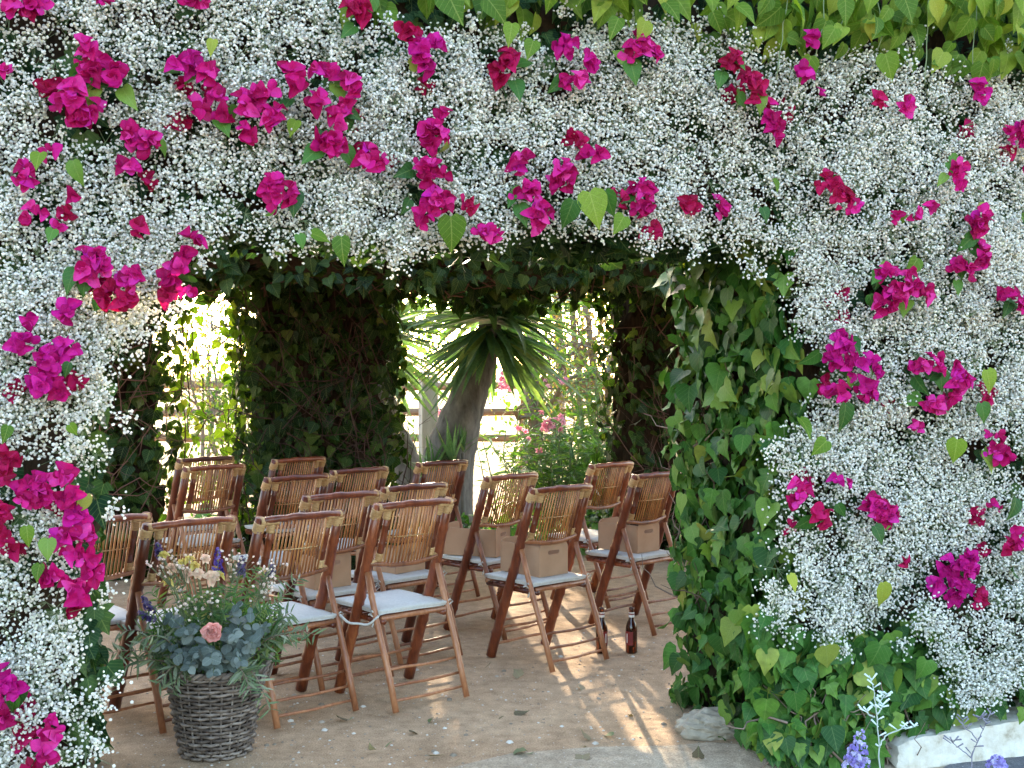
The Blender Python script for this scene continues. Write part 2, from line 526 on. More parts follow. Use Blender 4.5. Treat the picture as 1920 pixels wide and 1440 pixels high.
def leaves_on(parent, origin, U, V, nrm, n_parts, n_stuff, size, meshes, tmpls, m, depth=.07, spread=.45, up=.3, keep=None, name='leaf', stuff='foliage', droop=1.0):
    """big leaves one by one on the outside, the rest joined behind them"""
    nrm = np.asarray(nrm, float)
    if n_parts:
        P = surf_points(n_parts * (1 if keep is None else 4), origin, U, V, 0, nrm)
        if keep is not None: P = P[keep(P)][:n_parts]
        P = P + nrm * (depth * rng.uniform(.55, 1.25, len(P)))[:, None]
        Rm = leaf_frames(len(P), nrm, droop, spread, up)
        for i in range(len(P)):
            place_leaf(meshes[i % len(meshes)], P[i], Rm[i], rng.uniform(*size), parent, name)
    if n_stuff:
        P = surf_points(n_stuff * (1 if keep is None else 3), origin, U, V, depth * .8, nrm)
        if keep is not None: P = P[keep(P)][:n_stuff]
        k = len(P) // len(tmpls) + 1
        Vs, = [[]]
        for j, tm in enumerate(tmpls):
            Q = P[j * k:(j + 1) * k]
            if not len(Q): continue
            acc = _acc.setdefault((parent.name, stuff), [parent, m, []])
            acc[2].append((tm, Q, leaf_frames(len(Q), nrm, droop, spread, up), rng.uniform(size[0] * .8, size[1], len(Q))))
_acc = {}
def flush():
    """one joined foliage part per thing"""
    for (pn, nm), (parent, m, items) in list(_acc.items()):
        Vs, Fs, rs, ls, off = [], [], [], [], 0
        for (tv, tf), P, Rm, S in items:
            n, k = len(P), len(tv)
            Vs.append((np.einsum('nij,kj->nki', Rm, tv) * S[:, None, None] + P[:, None, :]).reshape(-1, 3))
            Fs.append((tf[None] + (np.arange(n) * k)[:, None, None]).reshape(-1, 3) + off)
            rs.append(np.repeat(rng.random(n), k)); ls.append(np.tile(tv, (n, 1)))
            off += n * k
        me = np_mesh(nm, local(parent, np.concatenate(Vs)), np.concatenate(Fs), m, np.concatenate(rs), np.concatenate(ls), True)
        link(nm, me, parent)['kind'] = 'stuff'
    _acc.clear()

zz = np.array([0, 0, 1.0])
# right jamb (faces left into the opening)
leaves_on(front, wl(UR, -.05, .03), WN * 1.0, zz * 2.0, -WU, 285, 1200, (.062, .108), ivm, IVY, M['ivy'], .12, .42, .3)
# rounded foot of the pillar below the garland
foot = [(1270, 1190), (1420, 1120), (1470, 1170), (1560, 1190), (1650, 1170), (1740, 1140), (1790, 1250), (1960, 1180), (1960, 1285), (1850, 1312), (1740, 1342), (1660, 1375), (1600, 1405), (1500, 1425), (1420, 1400)]
footw = np.array([wuz(on_wall(px, py, 0.0)) for px, py in foot])
def keep_foot(P):
    d = P - W0
    return inside(footw, d @ WU, P[:, 2])
leaves_on(front, wl(UR - .25, .02, 0), WU * 1.6, zz * .75, -WN, 15, 620, (.06, .10), ivm, IVY, M['ivy'], .16, .4, .35, keep_foot)
# thin cover behind the garland and on the inner face
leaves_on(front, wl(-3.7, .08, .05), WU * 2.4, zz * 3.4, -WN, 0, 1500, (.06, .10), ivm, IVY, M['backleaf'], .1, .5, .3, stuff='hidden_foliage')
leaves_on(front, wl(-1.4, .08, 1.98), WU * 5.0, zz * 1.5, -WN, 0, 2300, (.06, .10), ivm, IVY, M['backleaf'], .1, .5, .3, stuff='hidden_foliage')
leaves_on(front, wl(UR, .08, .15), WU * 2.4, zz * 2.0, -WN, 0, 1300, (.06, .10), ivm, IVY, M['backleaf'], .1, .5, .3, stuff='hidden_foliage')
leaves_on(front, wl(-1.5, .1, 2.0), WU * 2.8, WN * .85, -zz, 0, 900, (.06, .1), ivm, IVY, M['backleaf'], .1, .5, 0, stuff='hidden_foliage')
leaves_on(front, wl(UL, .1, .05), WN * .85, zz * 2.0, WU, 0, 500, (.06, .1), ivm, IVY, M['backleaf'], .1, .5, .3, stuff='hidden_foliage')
flush()
twigs('stem', front, wl(UR - .02, .55, .25), WN * .45, zz * 1.1, -WU, 34, M['twig'], (.002, .006), (.15, .4), .07)
twigs('stem', front, wl(UR - .15, .0, .0), WU * .7, zz * .22, -WN, 45, M['twig'], (.002, .006), (.15, .35), .10)

# pale-leaved vine hanging over the top of the wall, right
vine = empty('climbing_vine', wl(1.2, -.1, 2.2), TH, 'bright yellow green heart leaved vine hanging over the top right of the wall', 'vine')
vm_ = [leaf_mesh(t, M['vine']) for t in HEART]
topz = [(900, -60), (940, 30), (1060, 45), (1180, 30), (1290, 60), (1420, 90), (1500, 110), (1620, 100), (1760, 150), (1860, 130), (1990, 170), (2100, 170), (2100, -90), (900, -90)]
tw = np.array([wuz(on_wall(px, py, -.05)) for px, py in topz])
leaves_on(vine, wl(-.3, -.02, 2.45), WU * 3.1, zz * 1.0, -WN, 290, 380, (.06, .108), vm_, HEART, M['vine'], .22, .5, .15, lambda P: inside(tw, (P - W0) @ WU, P[:, 2]))
tw2 = np.array([wuz(on_wall(px, py, -.05)) for px, py in ((610, -60), (640, 15), (740, 25), (870, 30), (1000, 20), (1000, -60))])
leaves_on(vine, wl(-1.0, -.02, 2.45), WU * 1.6, zz * .8, -WN, 35, 100, (.085, .13), vm_, HEART, M['vine'], .12, .38, .25, lambda P: inside(tw2, (P - W0) @ WU, P[:, 2]))
flush()
mb = MB()
for px, y0, y1 in ((1480, -40, 150), (1545, -40, 120), (1740, -30, 160), (1590, -20, 60), (1655, -40, 95), (1835, -30, 120)):
    a, b = on_wall(px, y0, -.2), on_wall(px + rng.uniform(-25, 10), y1, -.2)
    mb.tube(local(vine, np.array(wobble_path(a, b, 8, .006))), .0022, 4)
mb.build('stem', M['gypstem'], vine)

# ------------------------------------------------------------------ ivy pillars and canopy of the shaded seating place
def BWY(X): return 9.0 + .25 * X           # back row of pillars
def bw(px, d=0.0):
    """ground point of a photo column on the back row"""
    k = (px - 960) / FPX
    Y = (9.0 + d) / (1 - .25 * k)
    return np.array([k * Y, Y, 0])
BN = np.array([.25, -1, 0]) / math.hypot(1, .25)   # facing the street
BU = np.array([1, .25, 0]) / math.hypot(1, .25)
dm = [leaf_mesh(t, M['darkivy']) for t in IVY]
def ivy_pillar(px0, px1, label, n_parts, n_stuff, ntw, depth=.6, z1=2.1):
    a, b = bw(px0), bw(px1)
    p = empty('ivy_pillar', (a + b) / 2, math.atan(.25), label, 'ivy pillar', 'ivy pillars behind the chairs')
    back = -BN * depth
    mb = MB(); lump(mb, [a + BU * .1, b - BU * .1, b - BU * .1 + back, a + BU * .1 + back], 0, z1, 8, .05, int(px0))
    mb.v = [tuple(x) for x in local(p, np.array(mb.v))]
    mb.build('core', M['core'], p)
    wd = np.linalg.norm(b - a)
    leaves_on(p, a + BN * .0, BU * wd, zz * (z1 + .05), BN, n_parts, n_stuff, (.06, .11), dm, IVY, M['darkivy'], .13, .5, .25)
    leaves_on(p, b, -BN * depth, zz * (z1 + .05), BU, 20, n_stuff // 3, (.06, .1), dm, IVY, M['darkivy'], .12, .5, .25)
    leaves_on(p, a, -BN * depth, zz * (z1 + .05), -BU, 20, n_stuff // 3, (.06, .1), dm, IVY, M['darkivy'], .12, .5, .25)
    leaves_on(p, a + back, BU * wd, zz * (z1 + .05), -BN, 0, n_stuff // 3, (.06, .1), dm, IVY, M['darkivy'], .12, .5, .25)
    flush()
    twigs('stem', p, a + BN * .08, BU * wd, zz * 1.9, BN, ntw, M['darktwig'], (.002, .006), (.3, .9), .16)
    return p
ivy_pillar(468, 735, 'wide dark ivy pillar between the sunlit gap and the yucca', 200, 900, 170)
ivy_pillar(150, 306, 'shaded ivy pillar left of the sunlit gap beside the garland', 120, 500, 90)
ivy_pillar(1178, 1420, 'dark ivy pillar right of the oleanders behind the right jamb', 130, 600, 120)

can = empty('ivy_canopy', (0, 8.0, 2.05), 0, 'dark ivy canopy roofing the chairs between the wall and the pillars', 'ivy canopy')
mb = MB()
q = [np.array([-4.2, 7.2, 0]), np.array([3.2, 7.7, 0]), bw(1700, .45), bw(-250, .45)]
lump(mb, q, 2.19, 2.46, 14, .05, 9)
mb.v = [tuple(x) for x in local(can, np.array(mb.v))]
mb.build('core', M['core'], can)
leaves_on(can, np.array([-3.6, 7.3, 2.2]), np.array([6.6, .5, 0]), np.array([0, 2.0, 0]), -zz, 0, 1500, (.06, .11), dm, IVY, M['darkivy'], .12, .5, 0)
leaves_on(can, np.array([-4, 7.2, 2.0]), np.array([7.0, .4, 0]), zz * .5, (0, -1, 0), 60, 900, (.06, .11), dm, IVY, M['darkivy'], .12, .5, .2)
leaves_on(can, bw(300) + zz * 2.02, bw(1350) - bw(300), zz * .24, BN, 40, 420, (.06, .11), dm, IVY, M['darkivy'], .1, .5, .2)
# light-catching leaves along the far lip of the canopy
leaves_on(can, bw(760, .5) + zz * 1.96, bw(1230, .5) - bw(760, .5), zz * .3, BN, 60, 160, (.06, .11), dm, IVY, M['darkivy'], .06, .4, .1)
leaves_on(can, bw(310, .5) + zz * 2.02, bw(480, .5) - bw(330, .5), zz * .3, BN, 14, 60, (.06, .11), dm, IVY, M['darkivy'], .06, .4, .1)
flush()
twigs('stem', can, np.array([-3.0, 7.4, 2.08]), np.array([5.4, .4, 0]), np.array([0, 1.8, 0]), (0, 0, -1), 110, M['darktwig'], (.003, .007), (.3, .8), .1)

# loose climbing strands in the sunlit gap
gapv = empty('climbing_vine', bw(440), 0, 'thin sunlit vine strands hanging in the bright gap between two ivy pillars', 'vine')
gm = [leaf_mesh(t, M['vine']) for t in HEART]
mbg = MB()
for px0, px1, d in ((445, 452, .2), (470, 462, .05), (455, 440, .3), (335, 348, .1), (350, 340, .3), (462, 448, .5), (420, 436, .6), (330, 360, .5)):
    a, b = bw(px0, d) + zz * .02, bw(px1, d) + zz * 2.05
    pts = wobble_path(a, b, 14, .035)
    mbg.tube(local(gapv, np.array(pts)), .005, 5)
    for pt in pts[3:-1]:
        for _ in range(3 if px0 > 400 else 2):
            Rm = leaf_frames(1, BN, 1.0, .6, .2)[0]
            place_leaf(gm[rng.integers(2)], pt + rng.normal(0, .05, 3), Rm, rng.uniform(.06, .10), gapv)
mbg.build('stem', M['darktwig'], gapv)

# plinth and corner stone
mb = MB(); mb2 = MB()
M['whitewash'] = plain_mat('whitewash', [(0.3, (0.30, 0.25, 0.18)), (0.43, (0.54, 0.49, 0.40)), (0.62, (0.66, 0.63, 0.56))], 0.9, 14, 1.0, 0.1, detail=10)
pl = empty('plinth', wl(2.3, -.05, 0), TH, 'low white painted plinth at the foot of the wall, bottom right', 'plinth')
bm_pl = MB(); nu, nw = 60, 8
_u, _w = np.linspace(1.44, 3.4, nu), np.linspace(-.13, .099, nw)
prof = [(-.13, k * .2) for k in range(5)] + [(x, 1.0) for x in np.linspace(-.125, .099, 5)]
rp = np.random.default_rng(21)
Vp = []
for i, u_ in enumerate(_u):
    hgt = .105 + .045 * min(1, (u_ - 1.44) / .6) + .004 * math.sin(9 * u_)
    if i == 0: hgt *= .75
    for (w_, f_) in prof:
        Vp.append(wl(u_ + rp.normal(0, .002), w_ + rp.normal(0, .0022) + (.02 if i == 0 else 0), max(0, hgt * f_ + (rp.normal(0, .002) if f_ else 0))))
npf = len(prof)
bm_pl.add(Vp, [(i * npf + k, (i + 1) * npf + k, (i + 1) * npf + k + 1, i * npf + k + 1) for i in range(nu - 1) for k in range(npf - 1)] + [tuple(range(npf))])
bm_pl.v = [tuple(x) for x in local(pl, np.array(bm_pl.v))]
auto_smooth(bm_pl.build('plinth_block', M['whitewash'], pl).data, 30)
M['stone'] = plain_mat('stone', [(0.3, (0.23, 0.19, 0.14)), (0.55, (0.36, 0.31, 0.24)), (0.75, (0.46, 0.41, 0.33))], 0.95, 18, 0.8, 0.1, detail=8)
g0 = ground(1345, 1388)
bm = bmesh.new(); bmesh.ops.create_icosphere(bm, subdivisions=4, radius=1)
r2 = np.random.default_rng(5)
for v in bm.verts:
    d = v.co.copy()
    m_ = max(abs(d.x), abs(d.y), abs(d.z))
    k_ = 1 + .07 * math.sin(5.1 * d.x + 2.3 * d.z) + .06 * math.sin(7.3 * d.y - 4.1 * d.x + 1) + .045 * math.sin(13 * d.x + 9 * d.y + 11 * d.z)
    v.co = d * (0.62 + .38 / (m_ + .35)) * k_ + Vector(r2.normal(0, .016, 3))
    v.co = Vector((v.co.x * .155, v.co.y * .10, max(v.co.z, -.4) * .075))
me = bpy.data.meshes.new('corner_stone'); bm.to_mesh(me); bm.free(); me.materials.append(M['stone'])
st = link('corner_stone', me, None, (g0[0], g0[1] + .08, .03)); st.rotation_euler = (0, 0, .2)
tagp(st, 'rough grey stone at the foot of the right ivy jamb', 'stone')
# ------------------------------------------------------------------ gypsophila garland
GPOLY = [(-420, 1620), (60, 1480), (165, 1415), (135, 1330), (145, 1240), (130, 1180), (140, 1120), (165, 1050), (150, 960), (180, 850), (195, 770), (190, 700), (240, 640), (285, 580), (325, 535), (362, 490), (378, 450), (455, 418), (520, 450), (600, 436), (690, 458), (740, 484), (800, 456), (860, 430), (920, 440), (1000, 418), (1080, 422), (1150, 416), (1230, 446), (1290, 430), (1370, 455), (1415, 482), (1480, 440), (1520, 500), (1515, 600), (1535, 680), (1545, 750), (1490, 800), (1478, 900), (1478, 1000), (1490, 1060), (1460, 1105), (1440, 1150), (1490, 1180), (1560, 1205), (1640, 1180), (1740, 1180), (1780, 1260), (1815, 1312), (1870, 1285), (1930, 1225), (2300, 1170), (2300, 160), (1920, 140), (1850, 110), (1760, 130), (1640, 95), (1500, 100), (1420, 85), (1330, 62), (1250, 50), (1150, 40), (1060, 60), (950, 45), (860, 75), (760, 45), (640, 25), (600, -80), (-420, -80)]
GW = np.array([wuz(on_wall(px, py, -.12)) for px, py in GPOLY])
def bulge(u, z):
    return .10 + .05 * noise2(u, z, 3, 4.0)

# bougainvillea: (x, y, rx, ry, colour, tilt)
B = [(48, 12, 44, 24), (195, 15, 10, 8), (370, 14, 20, 16), (172, 115, 22, 44), (148, 195, 52, 34, 0, -35), (217, 148, 15, 38), (345, 125, 28, 16, 2), (384, 147, 15, 14),
     (18, 138, 13, 10), (240, 250, 22, 14), (275, 267, 26, 20), (232, 316, 18, 14), (95, 286, 10, 9), (50, 332, 16, 26), (65, 402, 17, 14), (105, 430, 9, 11), (130, 366, 9, 9),
     (372, 206, 16, 14), (412, 204, 16, 28), (457, 206, 30, 18), (492, 184, 20, 14), (508, 234, 13, 22), (460, 256, 15, 15), (540, 160, 20, 20), (598, 158, 30, 18), (640, 190, 18, 34), (581, 202, 16, 13),
     (624, 236, 18, 14), (610, 276, 32, 22), (684, 306, 26, 22), (515, 366, 32, 28), (264, 430, 12, 18, 1), (360, 455, 14, 12), (172, 498, 32, 32), (250, 526, 25, 20), (222, 560, 32, 20, 1),
     (342, 496, 22, 26), (320, 522, 13, 14), (320, 552, 13, 14, 1), (350, 553, 14, 10), (660, 45, 30, 22, 1), (757, 74, 22, 14, 1), (775, 112, 22, 36, 2, 30), (808, 96, 14, 13, 2), (945, 132, 26, 38, 1),
     (808, 268, 30, 28), (795, 332, 35, 24), (800, 380, 46, 15), (786, 415, 16, 16), (826, 226, 10, 12), (914, 444, 32, 13), (860, 385, 30, 9, 1), (1055, 84, 26, 22, 2), (1106, 114, 14, 13, 2),
     (1076, 160, 28, 20), (1194, 102, 34, 30), (1352, 134, 28, 18, 1), (1385, 176, 26, 28, 1), (1432, 242, 16, 54, 0, 0), (1494, 92, 15, 18, 2), (1478, 148, 24, 12, 2), (1512, 194, 6, 16, 2),
     (975, 305, 22, 18), (1050, 326, 22, 36), (1110, 290, 18, 14), (978, 366, 26, 22), (1002, 406, 28, 27), (1206, 372, 24, 42), (1158, 374, 16, 16, 1), (1346, 386, 18, 18), (1525, 350, 26, 18, 1), (1545, 378, 22, 18, 1), (1565, 396, 11, 9),
     (1742, 340, 16, 42), (1652, 210, 18, 18), (1608, 206, 16, 12, 1), (1808, 184, 20, 18, 2), (1906, 250, 18, 26), (1870, 260, 16, 12), (1914, 316, 12, 12), (1660, 410, 11, 11), (1632, 420, 9, 9), (1690, 405, 14, 10),
     (1790, 420, 24, 30), (1800, 482, 20, 26), (1760, 512, 20, 22), (1645, 528, 50, 30), (1630, 566, 48, 20), (1692, 560, 14, 22), (1866, 560, 22, 16), (1898, 572, 22, 20), (1556, 660, 42, 40, 2), (1600, 700, 32, 34, 2), (1552, 738, 22, 20), (1600, 738, 18, 18),
     (1710, 690, 38, 24), (1765, 720, 30, 40), (1730, 755, 32, 16), (1822, 746, 16, 12, 1), (1702, 804, 8, 12), (1856, 850, 34, 17), (1846, 816, 12, 10), (1476, 920, 20, 32), (1520, 962, 20, 24, 1), (1632, 950, 40, 24), (1660, 965, 22, 14), (1558, 902, 22, 8, 2), (1854, 948, 11, 9),
     (1884, 1002, 14, 16), (1875, 1018, 20, 9, 1), (1790, 1058, 46, 34, 2), (1775, 1102, 44, 34, 2), (1824, 1120, 18, 18, 1), (1682, 1052, 9, 9, 1),
     (125, 584, 18, 12, 2), (62, 601, 9, 8, 2), (45, 642, 22, 14, 2), (105, 676, 27, 26, 2), (132, 650, 14, 14, 2), (70, 712, 16, 20, 2), (112, 730, 18, 13), (20, 852, 20, 20, 1), (4, 888, 14, 20, 1),
     (70, 918, 44, 30), (118, 890, 18, 16), (140, 928, 24, 18), (150, 968, 18, 22, 2), (164, 1002, 15, 18), (122, 1010, 20, 16), (157, 1036, 19, 15), (166, 1068, 17, 13), (104, 1068, 18, 15), (132, 1086, 16, 14), (146, 1112, 14, 12), (4, 962, 16, 22, 1), (2, 1012, 12, 12, 1),
     (12, 1278, 27, 32, 2), (6, 1326, 18, 18), (104, 1340, 10, 8), (97, 1365, 12, 12), (83, 1400, 12, 18), (66, 1424, 9, 7, 1)]
BM = {0: M['bract'], 1: M['bract_red'], 2: M['bract_purple']}
bmesh_b = {k: [leaf_mesh(t, BM[k], 'bract') for t in BRACT] for k in BM}
bleaf = [leaf_mesh(t, M['ivy'], 'leaf') for t in HEART]
BC = []                                     # cluster centres on the wall, with their half sizes, for thinning the white flowers
COLW = {0: 'magenta', 1: 'crimson', 2: 'purple pink'}
usedlab = set()
LAND = [('by the top left corner of the wall', 100, 60), ('at the left end of the garland, upper part', 60, 330), ('over the sunlit gap', 370, 480), ('beside the left opening edge', 240, 540),
        ('low on the left, above the flower basket', 130, 1010), ('at the bottom left edge of the garland', 60, 1360), ('left of the first bamboo chair', 120, 880), ('halfway down the left side', 90, 680),
        ('over the wide ivy pillar', 600, 220), ('over the yucca crown', 880, 400), ('above the middle of the opening', 800, 300), ('under the pale vine, centre', 1150, 110),
        ('under the pale vine, right', 1480, 130), ('over the right jamb', 1400, 300), ('in the top right corner', 1850, 230), ('right of the ivy jamb, upper part', 1660, 540), ('at the far right edge', 1890, 560),
        ('beside the ivy jamb, shoulder height', 1590, 700), ('right of the ivy jamb, middle', 1760, 720), ('beside the ivy jamb, low', 1500, 940), ('above the white plinth', 1800, 1080), ('at the right edge above the plinth', 1870, 860),
        ('over the leaning chairs, upper left', 430, 210), ('over the right ivy pillar', 1200, 360), ('between the pale vine and the right jamb', 1660, 330)]
def blabel(x, y, rx, ry, c, nb, buried=False):
    s = 'single' if nb <= 3 else 'small' if nb < 9 else 'middling' if nb < 18 else 'large'
    where = min(LAND, key=lambda l: (l[1] - x) ** 2 + (l[2] - y) ** 2)
    shp = 'tall' if ry > rx * 1.5 else 'wide' if rx > ry * 1.5 else 'round'
    base = f'buried crimson bougainvillea bits {where[0]}' if buried else f'{s} {shp} {COLW[c]} bougainvillea bunch {where[0]}'
    if base not in usedlab:
        usedlab.add(base); return base
    dx, dy = x - where[1], y - where[2]
    for extra in (('higher' if dy < 0 else 'lower') + ' one', ('leftmost' if dx < 0 else 'rightmost') + ' one', ('upper' if dy < 0 else 'lower') + ' ' + ('left' if dx < 0 else 'right') + ' one', 'in the middle', 'half hidden by white', 'the outermost', 'the innermost'):
        if len(f'{base} {extra}'.split()) <= 16 and f'{base}, {extra}' not in usedlab:
            usedlab.add(f'{base}, {extra}'); return f'{base}, {extra}'
    return base + ', smallest'
B0 = len(B)
for i in rng.permutation(B0)[:48]:
    x, y, rx, ry = B[i][:4]
    a = rng.uniform(0, 6.28)
    x2, y2 = x + math.cos(a) * (rx + 26), y + math.sin(a) * (ry + 22)
    if inside(GPOLY, np.array([x2]), np.array([y2]))[0] and 0 < x2 < 1920 and 10 < y2 < 1430:
        B.append((x2, y2, rng.uniform(11, 20), rng.uniform(10, 18), 1, 0, 1))
for e in B:
    buried = len(e) > 6
    x, y, rx, ry = e[:4]
    c = e[4] if len(e) > 4 else 0
    tl = R(e[5]) if len(e) > 5 else rng.uniform(-.3, .3)
    q = on_wall(x, y, -.12)
    u, z = wuz(q)
    sc = q[1] / FPX                                     # metres per photo pixel there
    c0 = wl(u, -.05 - bulge(np.array([u]), np.array([z]))[0] * (.1 if buried else 1) - .02, z)
    nb = int(np.clip(rx * ry / 30 + 3, 3, 60))
    root = empty('bougainvillea', c0, TH, blabel(x, y, rx, ry, c, nb, buried), 'bougainvillea', 'bougainvillea bunches in the garland')
    if not buried: BC.append((u, z, rx * sc, ry * sc, tl))
    k = 0
    while k < nb:
        a, r = rng.uniform(0, 6.283), math.sqrt(rng.random())
        ex, ez = r * rx * sc * .82 * math.cos(a), r * ry * sc * .82 * math.sin(a)
        ex, ez = ex * math.cos(tl) - ez * math.sin(tl), ex * math.sin(tl) + ez * math.cos(tl)
        dep = (1 - r * r) * min(rx, ry) * sc * .7 + rng.uniform(-.01, .02)
        p = c0 + WU * ex + np.array([0, 0, ez]) - WN * dep
        out = -WN * 1.0 + WU * ex / (rx * sc) * .7 + np.array([0, 0, ez / (ry * sc) * .7 + .15]) + rng.normal(0, .25, 3)
        out /= np.linalg.norm(out)
        t0 = rng.uniform(0, 6.28)
        sz = rng.uniform(.027, .041) * (1 if min(rx, ry) > 11 else .85)
        s1 = np.cross(out, [.3, .2, 1.0]); s1 /= np.linalg.norm(s1); s2 = np.cross(out, s1)
        for j in range(min(3, nb - k)):
            t = t0 + j * 2.094
            side = math.cos(t) * s1 + math.sin(t) * s2
            tip = side + out * .55
            nr = out - side * .55
            place_leaf(bmesh_b[c][rng.integers(4)], p, frames(nr[None], tip[None])[0], sz * rng.uniform(.85, 1.1), root, 'bract')
            k += 1
    if not buried and rx * ry > 420 and rng.random() < .75:
        for _ in range(rng.integers(1, 4)):
            a = rng.uniform(0, 6.28)
            p = c0 + WU * math.cos(a) * rx * sc * .9 + np.array([0, 0, math.sin(a) * ry * sc * .9]) + WN * .005
            place_leaf(bleaf[rng.integers(2)], p, leaf_frames(1, -WN, .6, .4, .3)[0], rng.uniform(.05, .085), root, 'leaf')

# white flower sprays
FL = (lambda a: (np.array([(0, 0, .75)] + [(math.cos(k * 1.2566), math.sin(k * 1.2566), .12 + (.1 if k % 2 else -.1)) for k in range(5)] + [(0, 0, -.7)]), tri([(0, 1 + k, 1 + (k + 1) % 5) for k in range(5)] + [(6, 1 + (k + 1) % 5, 1 + k) for k in range(0, 5, 2)])))(0)
def sprays(ns, per, rad, poly, depth=(0.0, .12)):
    lo, hi = poly.min(0), poly.max(0)
    u = rng.uniform(max(lo[0], -2.6), min(hi[0], 2.75), ns * 3); z = rng.uniform(max(lo[1], .0), min(hi[1], 3.2), ns * 3)
    ok = inside(poly, u, z)
    den = .56 + .30 * noise2(u, z, 12, 6.5) + .42 * noise2(u, z, 5, 19)
    for cu, cz, a, b, tl in BC:
        du, dz = u - cu, z - cz
        ex, ez = du * math.cos(tl) + dz * math.sin(tl), -du * math.sin(tl) + dz * math.cos(tl)
        ok &= (ex / (a * .85 + .012)) ** 2 + (ez / (b * .85 + .012)) ** 2 > rng.choice([1.0, .55, 0.0], len(u), p=[.62, .26, .12])
    ok &= rng.random(len(u)) < np.maximum(den, .36)
    u, z = u[ok][:ns], z[ok][:ns]
    n = len(u)
    C0 = W0 + u[:, None] * WU + np.array([0, 0, 1.0]) * z[:, None]
    b = bulge(u, z)
    C0 = C0 - WN * (.0 + b * rng.uniform(.1, 1.0, n) + .11 * ((z < .62) & (u > 1.5)))[:, None]
    # each spray fans out of its stem
    ax = -WN * rng.uniform(.5, 1.2, n)[:, None] + rng.normal(0, .5, (n, 3)) + np.array([0, 0, -.15])
    ax /= np.linalg.norm(ax, axis=1, keepdims=True)
    d = ax[:, None, :] * .65 + rng.normal(0, .55, (n, per, 3))
    d /= np.linalg.norm(d, axis=2, keepdims=True)
    L = rad * rng.uniform(.45, 1.05, (n, per, 1)) * rng.uniform(.7, 1.2, (n, 1, 1))
    P = C0[:, None, :] + d * L
    return C0, P.reshape(-1, 3), np.repeat(C0, per, 0), d.reshape(-1, 3)
gy = empty('gypsophila_garland', wl(0, -.1, 2.2), TH, 'mass of white gypsophila flowers wreathed over the whole opening', 'garland')
gy['kind'] = 'stuff'
C1, P1, S1, D1 = sprays(6500, 34, .078, GW)
# stray sprigs that stick out of the lower edges
def sprig(px, py, wd, dirpx, n, ln):
    a = on_wall(px, py, wd); b = on_wall(px + dirpx[0], py + dirpx[1], wd - .03)
    t = rng.uniform(.25, 1, n) ** .7
    Q = a + (b - a) * t[:, None] + rng.normal(0, ln, (n, 3)) * t[:, None]
    return np.repeat(a[None], n, 0) * .25 + Q * .75, Q
SP = [sprig(*s) for s in ((150, 1320, -.1, (70, -45), 60, .028), (160, 1280, -.1, (50, 60), 45, .025), (165, 1160, -.1, (50, -60), 40, .02), (205, 760, -.1, (40, 40), 40, .022), (195, 1000, -.1, (30, -60), 40, .022), (160, 1390, -.1, (30, 10), 40, .02),
                          (740, 460, -.1, (5, 55), 60, .022), (620, 425, -.1, (20, 40), 40, .02), (520, 440, -.1, (-5, 40), 40, .02), (1200, 420, -.1, (20, 50), 50, .022), (1120, 405, -.1, (10, 40), 40, .02), (1395, 470, -.1, (25, 45), 70, .028), (1330, 440, -.1, (-30, 45), 50, .02),
                          (1470, 1080, -.1, (-45, 30), 60, .025), (1460, 1120, -.1, (-40, 50), 60, .025), (1590, 1190, -.1, (-10, 45), 60, .022), (1680, 1180, -.1, (15, 40), 50, .02), (1800, 1280, -.2, (5, 50), 70, .03), (1860, 1265, -.2, (-20, 50), 60, .03), (1900, 1240, -.2, (-10, 40), 50, .03), (1480, 830, -.1, (-40, 10), 50, .022),
                          (300, 570, -.1, (40, 5), 40, .02), (370, 480, -.1, (20, 20), 40, .02), (1050, 50, -.1, (10, -45), 40, .02), (1320, 60, -.1, (10, -40), 40, .02), (1700, 110, -.1, (15, -45), 50, .025), (1880, 120, -.1, (10, -40), 40, .02), (880, 70, -.1, (5, -45), 50, .022))]
P = np.concatenate([P1] + [s[1] for s in SP]); S0 = np.concatenate([S1] + [s[0] for s in SP])
n = len(P)
nn = rng.normal(0, .8, (n, 3)) - WN + np.array([0, 0, .25])
fl = scatter('flowers', FL, P, frames(nn, rng.normal(0, 1, (n, 3))), rng.uniform(.0040, .0064, n), M['gyp'], gy, smooth=False)
# thin stems: one flat three-sided thread to every second flower
idx = rng.permutation(n)[: int(n * .25)]
A, Bq = S0[idx], P[idx]
k = len(idx)
dd = Bq - A; dd /= np.linalg.norm(dd, axis=1, keepdims=True) + 1e-9
s1 = np.cross(dd, rng.normal(0, 1, (k, 3))); s1 /= np.linalg.norm(s1, axis=1, keepdims=True) + 1e-9
s2 = np.cross(dd, s1)
rad = .0009
ring = [s1, -.5 * s1 + .87 * s2, -.5 * s1 - .87 * s2]
V = np.stack([A + q * rad * 1.3 for q in ring] + [Bq + q * rad * .6 for q in ring], 1).reshape(-1, 3)
f1 = np.array([(0, 1, 4), (0, 4, 3), (1, 2, 5), (1, 5, 4), (2, 0, 3), (2, 3, 5)])
Fm = (f1[None] + (np.arange(k) * 6)[:, None, None]).reshape(-1, 3)
o = link('stems', np_mesh('stems', local(gy, V), Fm, M['gypstem']), gy); o['kind'] = 'stuff'
